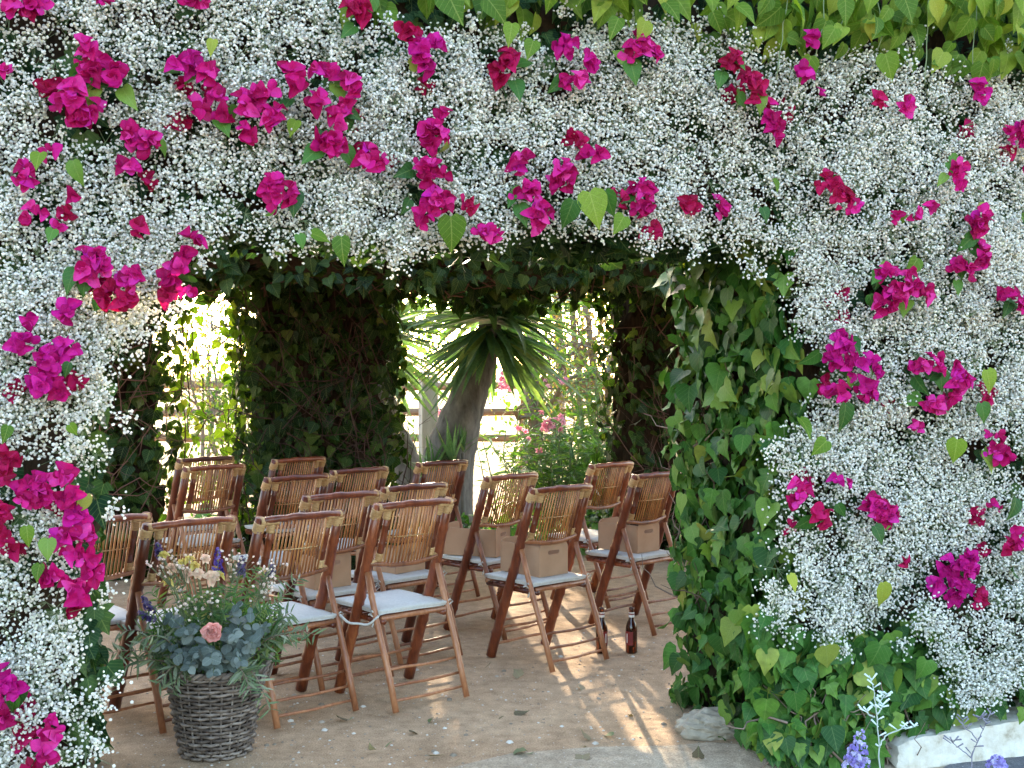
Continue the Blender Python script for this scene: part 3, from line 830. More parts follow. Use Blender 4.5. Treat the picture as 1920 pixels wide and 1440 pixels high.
# broad leaves that look out between the flowers
GL = [(137, 318, 42), (75, 300, 34), (130, 690, 26), (845, 430, 60), (1105, 385, 62), (1075, 395, 50), (1135, 375, 46), (585, 452, 34), (640, 462, 46), (1660, 120, 46), (1520, 125, 50), (1585, 775, 48), (1500, 800, 40), (1550, 840, 34), (1720, 500, 40), (1000, 90, 34), (1160, 50, 40),
      (90, 1025, 36), (50, 1000, 34), (75, 1070, 30), (15, 810, 30), (130, 805, 22), (1210, 55, 40), (1850, 710, 40), (1840, 770, 34), (1795, 840, 40), (1905, 950, 40), (1900, 1090, 34), (1640, 1000, 34), (1655, 1110, 44), (535, 215, 36), (555, 238, 30), (1170, 420, 36), (560, 450, 26), (1430, 400, 26), (100, 440, 26), (1835, 400, 40), (1915, 420, 34), (960, 60, 40), (700, 10, 40), (400, 85, 28), (1480, 1090, 30), (1570, 955, 26), (1450, 345, 24), (1690, 410, 30)]
for (px, py, s) in GL:
    q = on_wall(px, py - s * .4, -.2)
    yl = rng.random() < .6
    place_leaf((vm_ if yl else bleaf)[rng.integers(2)], q, leaf_frames(1, -WN, 1.0, .3, .3)[0], s * q[1] / FPX * 1.15, vine if yl and py < 460 and px > 500 else front, 'leaf')
# ------------------------------------------------------------------ bamboo folding chairs
def bamboo(name, stops, rough=.35, spec=.5):
    m, t, b = mat(name)
    tc = N(t, 'ShaderNodeTexCoord')
    mp = N(t, 'ShaderNodeMapping'); mp.inputs['Scale'].default_value = (60, 60, 5)
    t.links.new(tc.outputs['Object'], mp.inputs['Vector'])
    nz = N(t, 'ShaderNodeTexNoise', Scale=1.0, Detail=5.0, Roughness=.65)
    t.links.new(mp.outputs[0], nz.inputs['Vector'])
    n2 = N(t, 'ShaderNodeTexNoise', Scale=11.0, Detail=3.0)
    t.links.new(tc.outputs['Object'], n2.inputs['Vector'])
    f = mathn(t, 'ADD', mathn(t, 'MULTIPLY', nz.outputs['Fac'], .6), mathn(t, 'MULTIPLY', n2.outputs['Fac'], .4))
    o = N(t, 'ShaderNodeObjectInfo')
    f = mathn(t, 'ADD', f, mathn(t, 'MULTIPLY', mathn(t, 'SUBTRACT', o.outputs['Random'], .5), .28))
    t.links.new(ramp(t, f, stops), b.inputs['Base Color'])
    b.inputs['Roughness'].default_value = rough
    b.inputs['Specular IOR Level'].default_value = spec
    b.inputs['Coat Weight'].default_value = .1
    b.inputs['Coat Roughness'].default_value = .3
    bp = N(t, 'ShaderNodeBump', Strength=.3, Distance=.004)
    t.links.new(nz.outputs['Fac'], bp.inputs['Height']); t.links.new(bp.outputs[0], b.inputs['Normal'])
    return m
M['bam_dark'] = bamboo('dark_bamboo', [(.25, (.045, .008, .003)), (.5, (.125, .025, .009)), (.68, (.24, .058, .018)), (.85, (.38, .13, .04))])
M['bam_mid'] = bamboo('brown_bamboo', [(.25, (.11, .033, .013)), (.5, (.28, .10, .04)), (.7, (.42, .18, .08)), (.85, (.52, .27, .13))], .45)
M['bam_slat'] = bamboo('slat_bamboo', [(.25, (.16, .05, .014)), (.5, (.38, .14, .038)), (.75, (.58, .28, .09))], .4)
M['rattan'] = plain_mat('rattan_binding', [(.3, (.36, .19, .07)), (.7, (.62, .40, .19))], .5, 60, .5, stretch=(1, 1, 6), obj_rand=.3)
M['cloth'] = plain_mat('white_cotton', [(.3, (.48, .46, .425)), (.7, (.57, .55, .51))], .9, 90, .3, .1)

def pole(mb, a, b, r, seg=10, nodes=5, bend=.006, r1=None, seed=0):
    """a bamboo pole with swollen nodes and a slight crook"""
    rr = np.random.default_rng(seed)
    a, b = np.asarray(a, float), np.asarray(b, float)
    r1 = r if r1 is None else r1
    ts, rs = [0.0], [r * .96]
    for k in range(1, nodes + 1):
        t = k / (nodes + 1) + rr.uniform(-.03, .03)
        for dt, f in ((-.018, .98), (0, 1.13), (.018, .98)):
            ts.append(t + dt); rs.append((r + (r1 - r) * t) * f)
    ts.append(1.0); rs.append(r1 * .96)
    d = (b - a) / np.linalg.norm(b - a)
    s1 = np.cross(d, [.31, .52, .2]); s1 /= np.linalg.norm(s1); s2 = np.cross(d, s1)
    p1, p2 = rr.uniform(0, 6.28, 2)
    pts = [a + (b - a) * t + math.sin(math.pi * t) * bend * (s1 * math.sin(4 * t + p1) + s2 * math.sin(5 * t + p2)) for t in ts]
    return mb.tube(pts, rs, seg)

HW = .192                                   # half width to the middle of the long legs
TOP = np.array([0, -.245, .875]); FOOT = np.array([0, .065, .012])
def on_long(z):
    t = (z - FOOT[2]) / (TOP[2] - FOOT[2])
    return FOOT + (TOP - FOOT) * t
PIV = on_long(.56)
RF = np.array([0, -.385, .010])
def on_rear(z):
    t = (z - RF[2]) / (PIV[2] - RF[2])
    return RF + (PIV - RF) * t
X = np.array([1.0, 0, 0])

def chair_proto():
    root = empty('folding_chair', (0, 0, 0))
    for i, s in enumerate((-1, 1)):
        mb = MB(); pole(mb, FOOT + X * s * HW, TOP + X * s * HW + np.array([0, -.008, .012]), .0275, 12, 5, .006, .0225, 3 + i)
        mb.build('long_leg', M['bam_dark'], root)
        mb = MB(); pole(mb, RF + X * s * (HW - .002), PIV + X * s * (HW - .002) + np.array([0, -.030, .02]), .0148, 10, 4, .004, .0138, 9 + i)
        mb.build('rear_leg', M['bam_mid'], root)
        xi = HW - .052
        mb = MB(); pole(mb, on_long(.625) + X * s * xi + np.array([0, -.018, 0]), on_long(.865) + X * s * xi + np.array([0, -.012, 0]), .0165, 10, 2, .003, .0155, 15 + i)
        mb.build('back_post', M['bam_dark'], root)
    for i, z in enumerate((.055, .112, .175)):
        mb = MB(); pole(mb, on_rear(z) - X * (HW - .006), on_rear(z) + X * (HW - .006), .0072, 8, 3, .004, .0066, 30 + i)
        mb.build('stretcher', M['bam_mid'], root)
    for i, z in enumerate((.075, .16)):
        mb = MB(); pole(mb, on_long(z) - X * (HW - .006), on_long(z) + X * (HW - .006), .0075, 8, 3, .004, .0075, 35 + i)
        mb.build('stretcher', M['bam_mid'], root)
    # curved rails of the back, bowed to the rear and sagging a little at the bottom
    def rail(z, r, bow, sag, half, m, seed):
        rr = np.random.default_rng(seed)
        pts, rs = [], []
        for k in range(15):
            t = k / 14 * 2 - 1
            p = on_long(z) + X * t * half + np.array([0, -bow * (1 - t * t) - .012, sag * (1 - t * t) + rr.normal(0, .0015)])
            pts.append(p); rs.append(r * (1.12 if k % 4 == 2 else 1.0))
        MB().tube(pts, rs, 10).build('back_rail', m, root)
    rail(.872, .0155, .03, .012, HW + .008, M['bam_dark'], 41)
    rail(.622, .0115, .03, -.018, HW + .006, M['bam_mid'], 42)
    n = 15
    for k in range(n):
        t = (k + .5) / n * 2 - 1
        xs = t * (HW - .066)
        q = 1 - (xs / HW) ** 2
        a = on_long(.624) + X * xs + np.array([0, -.03 * q - .014, -.016 * q])
        b = on_long(.866) + X * xs + np.array([0, -.03 * q - .010, .010 * q])
        mb = MB(); pole(mb, a, b, .0043, 6, 1, .0012, .0043, 60 + k)
        mb.build('slat', M['bam_slat'], root)
    # a lashed cross thread through the slats
    pts = [on_long(.735) + X * (t * (HW - .05)) + np.array([0, -.03 * (1 - t * t) - .018, 0]) for t in np.linspace(-1, 1, 9)]
    MB().tube(pts, .0028, 5).build('cross_cane', M['rattan'], root)
    # cane lashings at the joints
    def wrap(a, b, r):
        a, b = np.asarray(a, float), np.asarray(b, float)
        k = 9
        MB().tube([a + (b - a) * i / (k - 1) for i in range(k)], [r * (1.0 if i % 2 else .93) for i in range(k)], 10).build('cane_binding', M['rattan'], root)
    for s in (-1, 1):
        wrap(on_long(.825) + X * s * HW, on_long(.868) + X * s * HW + np.array([0, -.008, .0]), .0262)
        wrap(on_long(.868) + X * s * (HW - .075) + np.array([0, -.024, .004]), on_long(.87) + X * s * (HW + .004) + np.array([0, -.013, .002]), .0195)
        wrap(on_long(.82) + X * s * (HW - .052) + np.array([0, -.013, 0]), on_long(.862) + X * s * (HW - .052) + np.array([0, -.013, 0]), .0195)
        wrap(on_long(.622) + X * s * (HW - .075) + np.array([0, -.020, -.004]), on_long(.622) + X * s * (HW + .008) + np.array([0, -.012, 0]), .0155)
        wrap(on_long(.63) + X * s * (HW - .052) + np.array([0, -.018, 0]), on_long(.665) + X * s * (HW - .052) + np.array([0, -.018, 0]), .0185)
    # seat: two rails, cross slats, cushion with tapes
    z0, y0, y1 = .372, -.245, .125
    mb = MB()
    for s in (-1, 1):
        pole(mb, (s * (HW - .03), y0 - .01, z0), (s * (HW - .03), y1, z0), .0135, 8, 3, .003, .013, 80 + s)
    sf = mb.build('seat_frame', M['bam_dark'], root); sf['kind'] = 'thing'
    for k in range(8):
        y = y0 + (y1 - y0) * k / 7
        mb = MB(); pole(mb, (-HW + .02, y, z0 + .014), (HW - .02, y, z0 + .014), .0085 if 0 < k < 7 else .0115, 8, 2, .002, .0085 if 0 < k < 7 else .0115, 90 + k)
        mb.build('seat_slat', M['bam_dark'] if 0 < k < 7 else M['bam_mid'], root)
    bm = bmesh.new(); bmesh.ops.create_cube(bm, size=1)
    bmesh.ops.subdivide_edges(bm, edges=bm.edges[:], cuts=9, use_grid_fill=True)
    rr = np.random.default_rng(77)
    for v in bm.verts:
        x, y, z = v.co * 2
        ex = max(abs(x), abs(y))
        th = .017 * (1 - .45 * max(0, ex - .55) / .45) + .0012 * math.sin(7 * x + 3 * y)
        k = 1 - .012 * (z < 0)
        v.co = Vector((x * (HW - .012) * k, (y0 + y1) / 2 + y * (y1 - y0) / 2 * 1.02 * k, z0 + .024 + .016 + z * th + rr.normal(0, .0007)))
    me = bpy.data.meshes.new('cushion'); bm.to_mesh(me); bm.free(); me.materials.append(M['cloth']); me.shade_smooth()
    cu = link('seat_cushion', me, root)
    for s in (-1, 1):
        c = on_rear(z0 + .03) + X * s * (HW - .002)
        mb = MB()
        ring = [c + .0175 * np.array([math.cos(t), math.sin(t), .15 * math.sin(2 * t)]) for t in np.linspace(0, 6.0, 10)]
        mb.tube(ring, .0036, 6)
        mb.tube([c + np.array([-s * .05, .035, .006]), c + np.array([-s * .02, .01, .0]), c + np.array([0, -.018, 0])], .0036, 6)
        for a_ in (-1, 1):                   # bow loop and tail
            mb.tube([c + np.array([0, -.019, 0]), c + np.array([a_ * .022, -.028, .022]), c + np.array([a_ * .036, -.03, .010]), c + np.array([a_ * .018, -.026, -.004]), c + np.array([0, -.019, 0])], .0034, 6)
            mb.tube([c + np.array([0, -.019, 0]), c + np.array([a_ * .012, -.03, -.03]), c + np.array([a_ * .02, -.026, -.07 - .02 * a_])], [.0036, .0042, .0035], 6)
        mb.build('tie', M['cloth'], cu)
    return root
proto = chair_proto()
def kids(o): return [c for c in o.children]
def copy_tree(o, parent=None):
    c = o.copy(); COL.objects.link(c)
    if parent is not None: c.parent = parent
    for ch in list(o.children): copy_tree(ch, c)
    return c
def chair_spot(tl, tr):
    px, py = (tl[0] + tr[0]) / 2, (tl[1] + tr[1]) / 2
    s = (py - HY) / (CH - .885)
    Y = FPX / s * -1 if s < 0 else FPX / s
    return np.array([(px - 960) / s, Y])
CH_LIST = [  # photo corners of the back rest, turn, label
    ((703, 955), (853, 937), 38, 'empty bamboo folding chair with white seat pad, nearest the middle of the opening'),
    ((490, 975), (640, 959), 40, 'bamboo folding chair just right of the wicker flower basket, white seat pad'),
    ((270, 1003), (447, 980), 42, 'bamboo folding chair whose back rises right behind the basket bouquet'),
    ((120, 978), (270, 957), 42, 'bamboo folding chair half hidden by the white flowers at the left edge'),
    ((986, 918), (1121, 905), 42, 'bamboo folding chair carrying a cardboard carrier, in front of the two bottles'),
    ((1180, 893), (1284, 880), 45, 'bamboo folding chair with a cardboard carrier, partly behind the right ivy jamb'),
    ((1095, 875), (1200, 861), 45, 'bamboo folding chair in the back row, in front of the oleander bush'),
    ((900, 896), (1020, 884), 45, 'bamboo folding chair with cardboard carrier, in front of the bright fence gap'),
    ((712, 916), (846, 902), 44, 'bamboo folding chair in second row, directly behind the empty middle chair'),
    ((572, 932), (712, 917), 43, 'bamboo folding chair in second row with a brown box on its seat'),
    ((500, 896), (617, 888), 45, 'bamboo folding chair in third row below the wide ivy pillar'),
    ((507, 866), (616, 852), 46, 'rearmost bamboo folding chair, close against the wide ivy pillar'),
    ((617, 885), (734, 872), 45, 'bamboo folding chair in front of the slanting grey yucca trunk'),
    ((773, 871), (888, 859), 46, 'bamboo folding chair in front of the big yucca trunk'),
    ((356, 877), (452, 869), 45, 'sunlit bamboo folding chair catching the glare before the bright gap'),
    ((350, 861), (424, 855), 46, 'bamboo folding chair farthest back in the bright gap on the left'),
]
chairs = []
PULL = {0: (5.2, .995), 1: (4.98, .96), 2: (4.92, .94), 3: (4.95, .95)}
for i, (tl, tr, yaw, lab) in enumerate(CH_LIST):
    o = proto if i == 0 else copy_tree(proto)
    top = chair_spot(tl, tr)
    if i in PULL:
        k_ = PULL[i][0] / top[1]; top = top * k_; o.scale = (1, 1, PULL[i][1])
    a = R(yaw + rng.uniform(-2.5, 2.5))
    F = np.array([-math.sin(a), math.cos(a)])
    o.location = (top[0] + F[0] * .255, top[1] + F[1] * .255, 0)
    o.rotation_euler = (0, 0, a)
    tagp(o, lab, 'folding chair', 'bamboo folding chairs in rows')
    chairs.append(o)
def chair_pt(i, x, y, z):
    o = chairs[i]
    return np.array(o.location) + np.array(Matrix.Rotation(o.rotation_euler.z, 3, 'Z') @ Vector((x, y, z)))
# the white tape knotted from one chair to its neighbour
a, b = chair_pt(0, -HW, -.255, .40), chair_pt(1, HW, -.255, .40)
pts = [a + (b - a) * t - zz * .045 * math.sin(math.pi * t) * (1 + .2 * math.sin(9 * t)) for t in np.linspace(0, 1, 12)]
tagp(MB().tube(pts, .0055, 6).build('cotton_tape', M['cloth']), 'white cotton tape strung between two front chairs beside the basket', 'tape')

# ------------------------------------------------------------------ cardboard carriers
M['card'] = plain_mat('cardboard', [(.3, (.36, .21, .125)), (.7, (.45, .275, .17))], .85, 6, .1, .15, detail=6)
M['ink'] = plain_mat('print_ink', [(.4, (.20, .12, .075)), (.6, (.24, .14, .09))], .85, 30)
def carrier(i, x, y, rz, label, wid=.20, dep=.29, h=.125):
    root = empty('cardboard_box', chair_pt(i, x, y, .428), chairs[i].rotation_euler.z + rz, label, 'cardboard box', 'cardboard carriers on the chairs')
    t = .004
    def end(yc):
        hh = h + .045
        out = [(-wid / 2, 0), (wid / 2, 0)]
        for cx, a0 in ((wid / 2 - .035, 0), (-wid / 2 + .035, 90)):
            for k in range(6):
                q = R(a0 + k * 18); out.append((cx + .035 * math.cos(q), hh - .035 + .035 * math.sin(q)))
        hole = []
        hz, hl, hr = hh - .052, .030, .0105
        for cx, a0 in ((hl, -90), (-hl, 90)):
            for k in range(7):
                q = R(a0 + k * 30); hole.append((cx + hr * math.cos(q), hz + hr * math.sin(q)))
        bm = bmesh.new()
        def loop(ps): 
            vs = [bm.verts.new((p[0], yc - t / 2, p[1])) for p in ps]
            return [bm.edges.new((vs[k], vs[(k + 1) % len(vs)])) for k in range(len(vs))]
        e = loop(out) + loop(hole)
        bmesh.ops.triangle_fill(bm, edges=e, use_beauty=True)
        r = bmesh.ops.extrude_face_region(bm, geom=bm.faces[:])
        for g in r['geom']:
            if isinstance(g, bmesh.types.BMVert): g.co.y += t
        bmesh.ops.recalc_face_normals(bm, faces=bm.faces[:])
        me = bpy.data.meshes.new('end_panel'); bm.to_mesh(me); bm.free(); me.materials.append(M['card'])
        return link('end_panel', me, root)
    end(-dep / 2); end(dep / 2)
    for s in (-1, 1):
        MB().box(s * wid / 2 - t / 2 - s * .003, s * wid / 2 + t / 2 - s * .003, -dep / 2 + t, dep / 2 - t, 0, h + (.028 if s < 0 else 0)).build('side_panel', M['card'], root, smooth=False)
    MB().box(-wid / 2 + .008, wid / 2 - .008, -dep / 2 + .005, dep / 2 - .005, 0, .004).build('bottom_panel', M['card'], root, smooth=False)
    return root
carrier(4, .01, -.04, 0, 'open cardboard carrier with handle slot on the chair before the two bottles')
carrier(5, .01, -.04, 0, 'open cardboard carrier with handle slot on the chair beside the right ivy jamb')
carrier(7, -.05, -.03, .35, 'open cardboard carrier with handle slot on the chair at the fence gap', .20, .32)
carrier(9, .0, -.03, 0, 'brown cardboard carrier seen through the second row chair behind the basket')
carrier(8, .03, -.01, .1, 'low cardboard carrier on the chair behind the empty middle chair', .21, .3, .10)

# ------------------------------------------------------------------ bottles
m, t, b = mat('brown_glass')
b.inputs['Base Color'].default_value = (.05, .010, .003, 1); b.inputs['Roughness'].default_value = .06
b.inputs['Transmission Weight'].default_value = .55; b.inputs['IOR'].default_value = 1.5
M['glass'] = m
M['red'] = plain_mat('label_red', [(.4, (.16, .012, .010)), (.6, (.20, .018, .015))], .5, 40)
M['labelwhite'] = plain_mat('label_white', [(.4, (.7, .68, .64)), (.6, (.78, .76, .72))], .5, 60)
def bottle(px, py, lab, rz=0):
    g = ground(px, py)
    root = empty('beer_bottle', g, rz, lab, 'bottle', 'beer bottles on the sand')
    r = .0305
    MB().lathe([(r * .8, 0), (r, .006), (r, .125), (r * .97, .137), (r * .78, .155), (r * .5, .175), (.0135, .192), (.0125, .222), (.0145, .224), (.0145, .232), (.0115, .236)], 24).build('glass_body', M['glass'], root)
    def band(z0, z1, m_, t0, t1, name, off=.0006, rf=None):
        V, F = [], []
        k = 14
        for z in (z0, z1):
            rr_ = (rf(z) if rf else r) + off
            for i in range(k + 1):
                q = t0 + (t1 - t0) * i / k
                V.append((rr_ * math.cos(q), rr_ * math.sin(q), z))
        F = [(i, i + 1, k + 2 + i, k + 1 + i) for i in range(k)]
        mb = MB(); mb.add(V, F); return mb.build(name, m_, root)
    lb = band(.045, .115, M['red'], R(150), R(262), 'label')
    o_ = band(.056, .104, M['labelwhite'], R(196), R(206), 'label_field', .0012); o_.parent = lb
    nk = lambda z: .0136 if z > .18 else .02
    n1 = band(.186, .212, M['labelwhite'], 0, 6.28, 'neck_label', .0012, nk)
    n2 = band(.199, .206, M['red'], 0, 6.28, 'neck_stripe', .0018, nk); n2.parent = n1
    return root
bottle(1184, 1224, 'brown beer bottle with white neck label standing clear on the sand', .3)
bottle(1128, 1224, 'brown beer bottle half hidden behind a chair leg', 1.9)
# ------------------------------------------------------------------ garden behind: yuccas, post, rail fence, oleanders, trees
M['bark'] = plain_mat('yucca_bark', [(.3, (.12, .108, .10)), (.55, (.25, .23, .215)), (.75, (.38, .35, .33))], .9, 16, 1.0, .15, stretch=(1, 1, .35), detail=9)
M['treebark'] = plain_mat('tree_bark', [(.3, (.12, .085, .06)), (.7, (.30, .23, .17))], .9, 10, .7, .15, stretch=(2, 2, .5), detail=7)
M['postgrey'] = plain_mat('post_grey', [(.3, (.36, .32, .28)), (.7, (.52, .48, .43))], .9, 6, .3, .1, stretch=(3, 3, .4))
M['railwood'] = plain_mat('rail_wood', [(.3, (.20, .12, .07)), (.7, (.34, .22, .14))], .85, 8, .4, .1, stretch=(.4, 4, 4))
M['yleaf'] = leaf_mat('yucca_leaf', [(0, (.07, .15, .10)), (.5, (.14, .25, .17)), (.9, (.22, .33, .20)), (1, (.32, .34, .14))], .3, .35, veinamt=.15, tcol=(1.7, 2.0, .6))
M['treeleaf'] = leaf_mat('tree_leaf', [(0, (.04, .10, .015)), (.5, (.09, .17, .03)), (1, (.22, .26, .05))], .5, .5, veinamt=.1)
M['dryleaf'] = leaf_mat('dry_tree_leaf', [(0, (.10, .075, .03)), (.5, (.20, .16, .06)), (1, (.30, .28, .10))], .5, .6, veinamt=.1, tcol=(1.5, 1.3, .7))
M['olean'] = leaf_mat('oleander_leaf', [(0, (.03, .10, .02)), (.5, (.07, .18, .035)), (1, (.15, .27, .06))], .35, .4, veinamt=.5)
M['pink'] = petal_mat('oleander_petal', [(0, (.80, .36, .50)), (.6, (.84, .46, .60)), (1, (.88, .60, .70))], .3, 0)
YL = []
for bend in (.12, .45, .8):
    rows = []
    V, F = [], []
    for i in range(7):
        t = i / 6
        hw = .043 * min(1, .55 + t * 2.2) * (1 - max(0, t - .45) / .55) ** .8 + .0012
        zc = -bend * .42 * t ** 2.2
        yy = t * (1 - .25 * bend * t)
        V += [(-hw, yy, zc + .35 * hw), (0, yy, zc), (hw, yy, zc + .35 * hw)]
    for i in range(6):
        a, b = i * 3, i * 3 + 3
        F += [(a, a + 1, b + 1, b), (a + 1, a + 2, b + 2, b + 1)]
    YL.append((np.array(V, float), tri(F)))
ylm = [leaf_mesh(t, M['yleaf']) for t in YL]
def yucca(base, pts, rads, head, nl, ll, label, dirbias=(0, 0, 0)):
    root = empty('yucca_tree', base, 0, label, 'yucca')
    mb = MB()
    full = [np.array(base) + [0, 0, -.1]] + [np.asarray(p, float) for p in pts]
    # smooth the trunk line
    fine, fr = [], []
    for i in range(len(full) - 1):
        for k in range(6):
            t = k / 6
            fine.append(full[i] * (1 - t) + full[i + 1] * t + rng.normal(0, .006, 3)); fr.append((rads[i] * (1 - t) + rads[i + 1] * t) * rng.uniform(.96, 1.05))
    fine.append(full[-1]); fr.append(rads[-1])
    mb.tube(local(root, np.array(fine)), fr, 16)
    mb.build('trunk', M['bark'], root)
    for i in range(nl):
        el = math.asin(np.clip(rng.uniform(-.74, .99), -1, 1)); az = rng.uniform(0, 6.283)
        d = np.array([math.cos(el) * math.cos(az), math.cos(el) * math.sin(az), math.sin(el)]) + np.asarray(dirbias)
        d /= np.linalg.norm(d)
        up = np.array([0, 0, 1.0]) + rng.normal(0, .15, 3)
        nr = up - up.dot(d) * d
        p = np.asarray(head) + d * .06 + np.array([0, 0, -.12 if el < -.2 else 0.0]) + rng.normal(0, .03, 3)
        b_ = 0 if el < -.3 else (0, 0, 1, 1, 2)[rng.integers(0, 5)]
        place_leaf(ylm[b_], p, frames(nr[None], d[None])[0], ll * rng.uniform(.75, 1.12), root)
    return root
yucca(at(830, 1022, 10.0) * [1, 1, 0], [at(838, 868, 10.0), at(862, 790, 10.0), at(888, 718, 10.0), at(906, 665, 10.0), at(918, 612, 10.0)], [.27, .225, .18, .145, .12, .10], at(922, 592, 10.0), 320, .95, 'big yucca with grey leaning trunk and a mop of stiff green leaves')
yucca(at(800, 1010, 10.4) * [1, 1, 0], [at(765, 885, 10.4), at(735, 815, 10.4), at(712, 740, 10.4), at(705, 660, 10.4)], [.20, .165, .13, .12, .10], at(706, 620, 10.4), 150, .95, 'second yucca leaning left behind the wide ivy pillar, smooth grey trunk')
for (px, py, s, n) in ((848, 870, .42, 16), (812, 880, .36, 14), (868, 845, .3, 10), (790, 890, .26, 10)):
    g = at(px, py, 9.75); g0_ = g * [1, 1, 0]
    r_ = empty('yucca_shoot', g0_, 0, {848: 'tall young yucca shoot in front of the big trunk', 812: 'young yucca shoot at the left foot of the big trunk', 868: 'small yucca shoot beside the big trunk, right', 790: 'smallest yucca shoot by the grey post'}[px], 'yucca shoot', 'young yucca shoots')
    MB().tube(local(r_, np.array([g0_, g + [0, 0, -.02]])), .018, 6).build('stem', M['bark'], r_)
    for i in range(n):
        a = rng.uniform(0, 6.28); e_ = rng.uniform(.5, 1.5)
        d = np.array([math.cos(a) * math.cos(e_), math.sin(a) * math.cos(e_), math.sin(e_)])
        nr = np.array([0, 0, 1.0]) - d[2] * d + rng.normal(0, .1, 3)
        place_leaf(ylm[rng.integers(0, 2)], g + rng.normal(0, .01, 3), frames(nr[None], d[None])[0], s * rng.uniform(.7, 1.1), r_)
# square grey post
p = at(803, 700, 11.4)
root = empty('concrete_post', p * [1, 1, 0], .3, 'pale grey square post between the two yuccas', 'post')
mb = MB(); mb.box(-.078, .078, -.078, .078, 0, p[2] - .03)
mb.build('shaft', M['postgrey'], root, smooth=False)
mb = MB(); mb.add([(-.078, -.078, p[2] - .027), (.078, -.078, p[2] - .027), (.078, .078, p[2] - .027), (-.078, .078, p[2] - .027), (-.05, -.05, p[2] + .02), (.05, -.05, p[2] + .02), (.05, .05, p[2] + .02), (-.05, .05, p[2] + .02)], [(0, 1, 5, 4), (1, 2, 6, 5), (2, 3, 7, 6), (3, 0, 4, 7), (4, 5, 6, 7), (3, 2, 1, 0)])
mb.build('cap', M['postgrey'], root, smooth=False)
# post and rail fence
FY = 14.0
root = empty('rail_fence', (0, FY, 0), 0, 'brown wooden post and rail fence before the pale sunlit field', 'fence')
for k, x in enumerate((-7.6, -5.2, -2.8, -1.55, .15, 2.2, 4.6)):
    mb = MB(); pole(mb, (x, .06, -.02), (x + .01, .06, 1.42), .065, 10, 2, .004, .06, 200 + k); mb.build('post', M['railwood'], root)
for k, z in enumerate((.68, .985, 1.31)):
    for i, (x0, x1) in enumerate(((-7.7, -2.7), (-2.75, .2), (.1, 4.7))):
        mb = MB(); pole(mb, (x0, -.03 + .01 * i, z + rng.uniform(-.012, .012)), (x1, -.03 + .01 * i, z + rng.uniform(-.012, .012)), .05, 8, 3, .01, .045, 220 + k * 3 + i); mb.build('rail', M['railwood'], root)

def tree(base, h, spread, trunks, nleaf, lm, label, cat='tree', name='garden_tree', lsize=(.05, .10), crown0=.45, grp='trees behind the seating place', tr=.10, lean=0, nclump=26, thin=.2):
    root = empty(name, base, 0, label, cat, grp)
    base = np.asarray(base, float)
    tips = []
    mb = MB(); ml = MB()
    for k in range(trunks):
        a = rng.uniform(0, 6.28)
        top = np.array([math.cos(a) * spread * .35 * (trunks > 1) + lean, math.sin(a) * spread * .3, h * rng.uniform(.7, .9)])
        pts = wobble_path((rng.normal(0, .04), rng.normal(0, .04), -.05), top, 9, .05)
        mb.tube(pts, [tr * (1 - .75 * i / 8) * (1 if trunks == 1 else .8) for i in range(9)], 10)
        for _ in range(9):
            i = rng.integers(3, 9); q = pts[i]
            d = rng.normal(0, 1, 3); d[2] = abs(d[2]) * .6 + .25; d /= np.linalg.norm(d)
            e = q + d * spread * rng.uniform(.4, .9)
            br = wobble_path(q, e, 7, .05)
            ml.tube(br, [tr * .32 * (1 - .8 * j / 6) for j in range(7)], 6, caps=False)
            tips += [br[4], br[5], br[6]]
            for _ in range(4):
                j = rng.integers(2, 7)
                d2 = rng.normal(0, 1, 3); d2[2] += .2; d2 /= np.linalg.norm(d2)
                e2 = br[j] + d2 * spread * rng.uniform(.15, .4)
                ml.tube(wobble_path(br[j], e2, 5, .03), [tr * .10 * (1 - .7 * q_ / 4) for q_ in range(5)], 4, caps=False)
                tips.append(e2)
    mb.build('trunk', M['treebark'], root)
    o = ml.build('branches', M['treebark'], root); o['kind'] = 'stuff'
    tips = np.array(tips)
    tips = tips[tips[:, 2] > h * crown0 * .6]
    c = tips[rng.integers(0, len(tips), nclump * 4)]
    k = nleaf // len(c)
    P = (c[:, None, :] + rng.normal(0, spread * thin, (len(c), k, 3)) * [1, 1, .8]).reshape(-1, 3) + base
    P = P[P[:, 2] > .1]
    Rm = leaf_frames(len(P), (0, -.3, .4), .6, .9, .2)
    scatter('crown', SMALLLEAF[0], P, Rm, rng.uniform(*lsize, len(P)), lm, root)
    return root
tree(at(1000, 960, 12.4) * [1, 1, 0], 3.6, 1.5, 1, 1300, M['treeleaf'], 'thick trunked garden tree right of the big yucca', tr=.15, lsize=(.04, .08))
tree(at(1098, 940, 13.2) * [1, 1, 0], 3.3, 1.2, 3, 2000, M['dryleaf'], 'thin many stemmed backlit tree before the sun glare on the right', tr=.07, lsize=(.03, .06))
tree(at(1165, 930, 13.4) * [1, 1, 0], 3.6, 1.3, 2, 2000, M['dryleaf'], 'forked backlit tree by the right ivy pillar', tr=.08, lsize=(.03, .06), lean=-.25)
tree(at(1290, 900, 14.5) * [1, 1, 0], 4.2, 1.9, 1, 3500, M['treeleaf'], 'leafy tree hidden behind the right ivy pillar', tr=.14)
tree(at(700, 880, 18.5) * [1, 1, 0], 4.4, 1.9, 1, 3200, M['treeleaf'], 'green field tree seen above the fence left of the big yucca', tr=.16, lsize=(.07, .13))
tree(at(1050, 840, 21) * [1, 1, 0], 4.5, 2.3, 1, 3600, M['dryleaf'], 'pale hazy tree far out on the field', tr=.14, lsize=(.07, .13))
tree(at(600, 860, 19) * [1, 1, 0], 5.2, 2.6, 1, 4500, M['treeleaf'], 'large dark field tree behind the second yucca', tr=.18, lsize=(.08, .14))
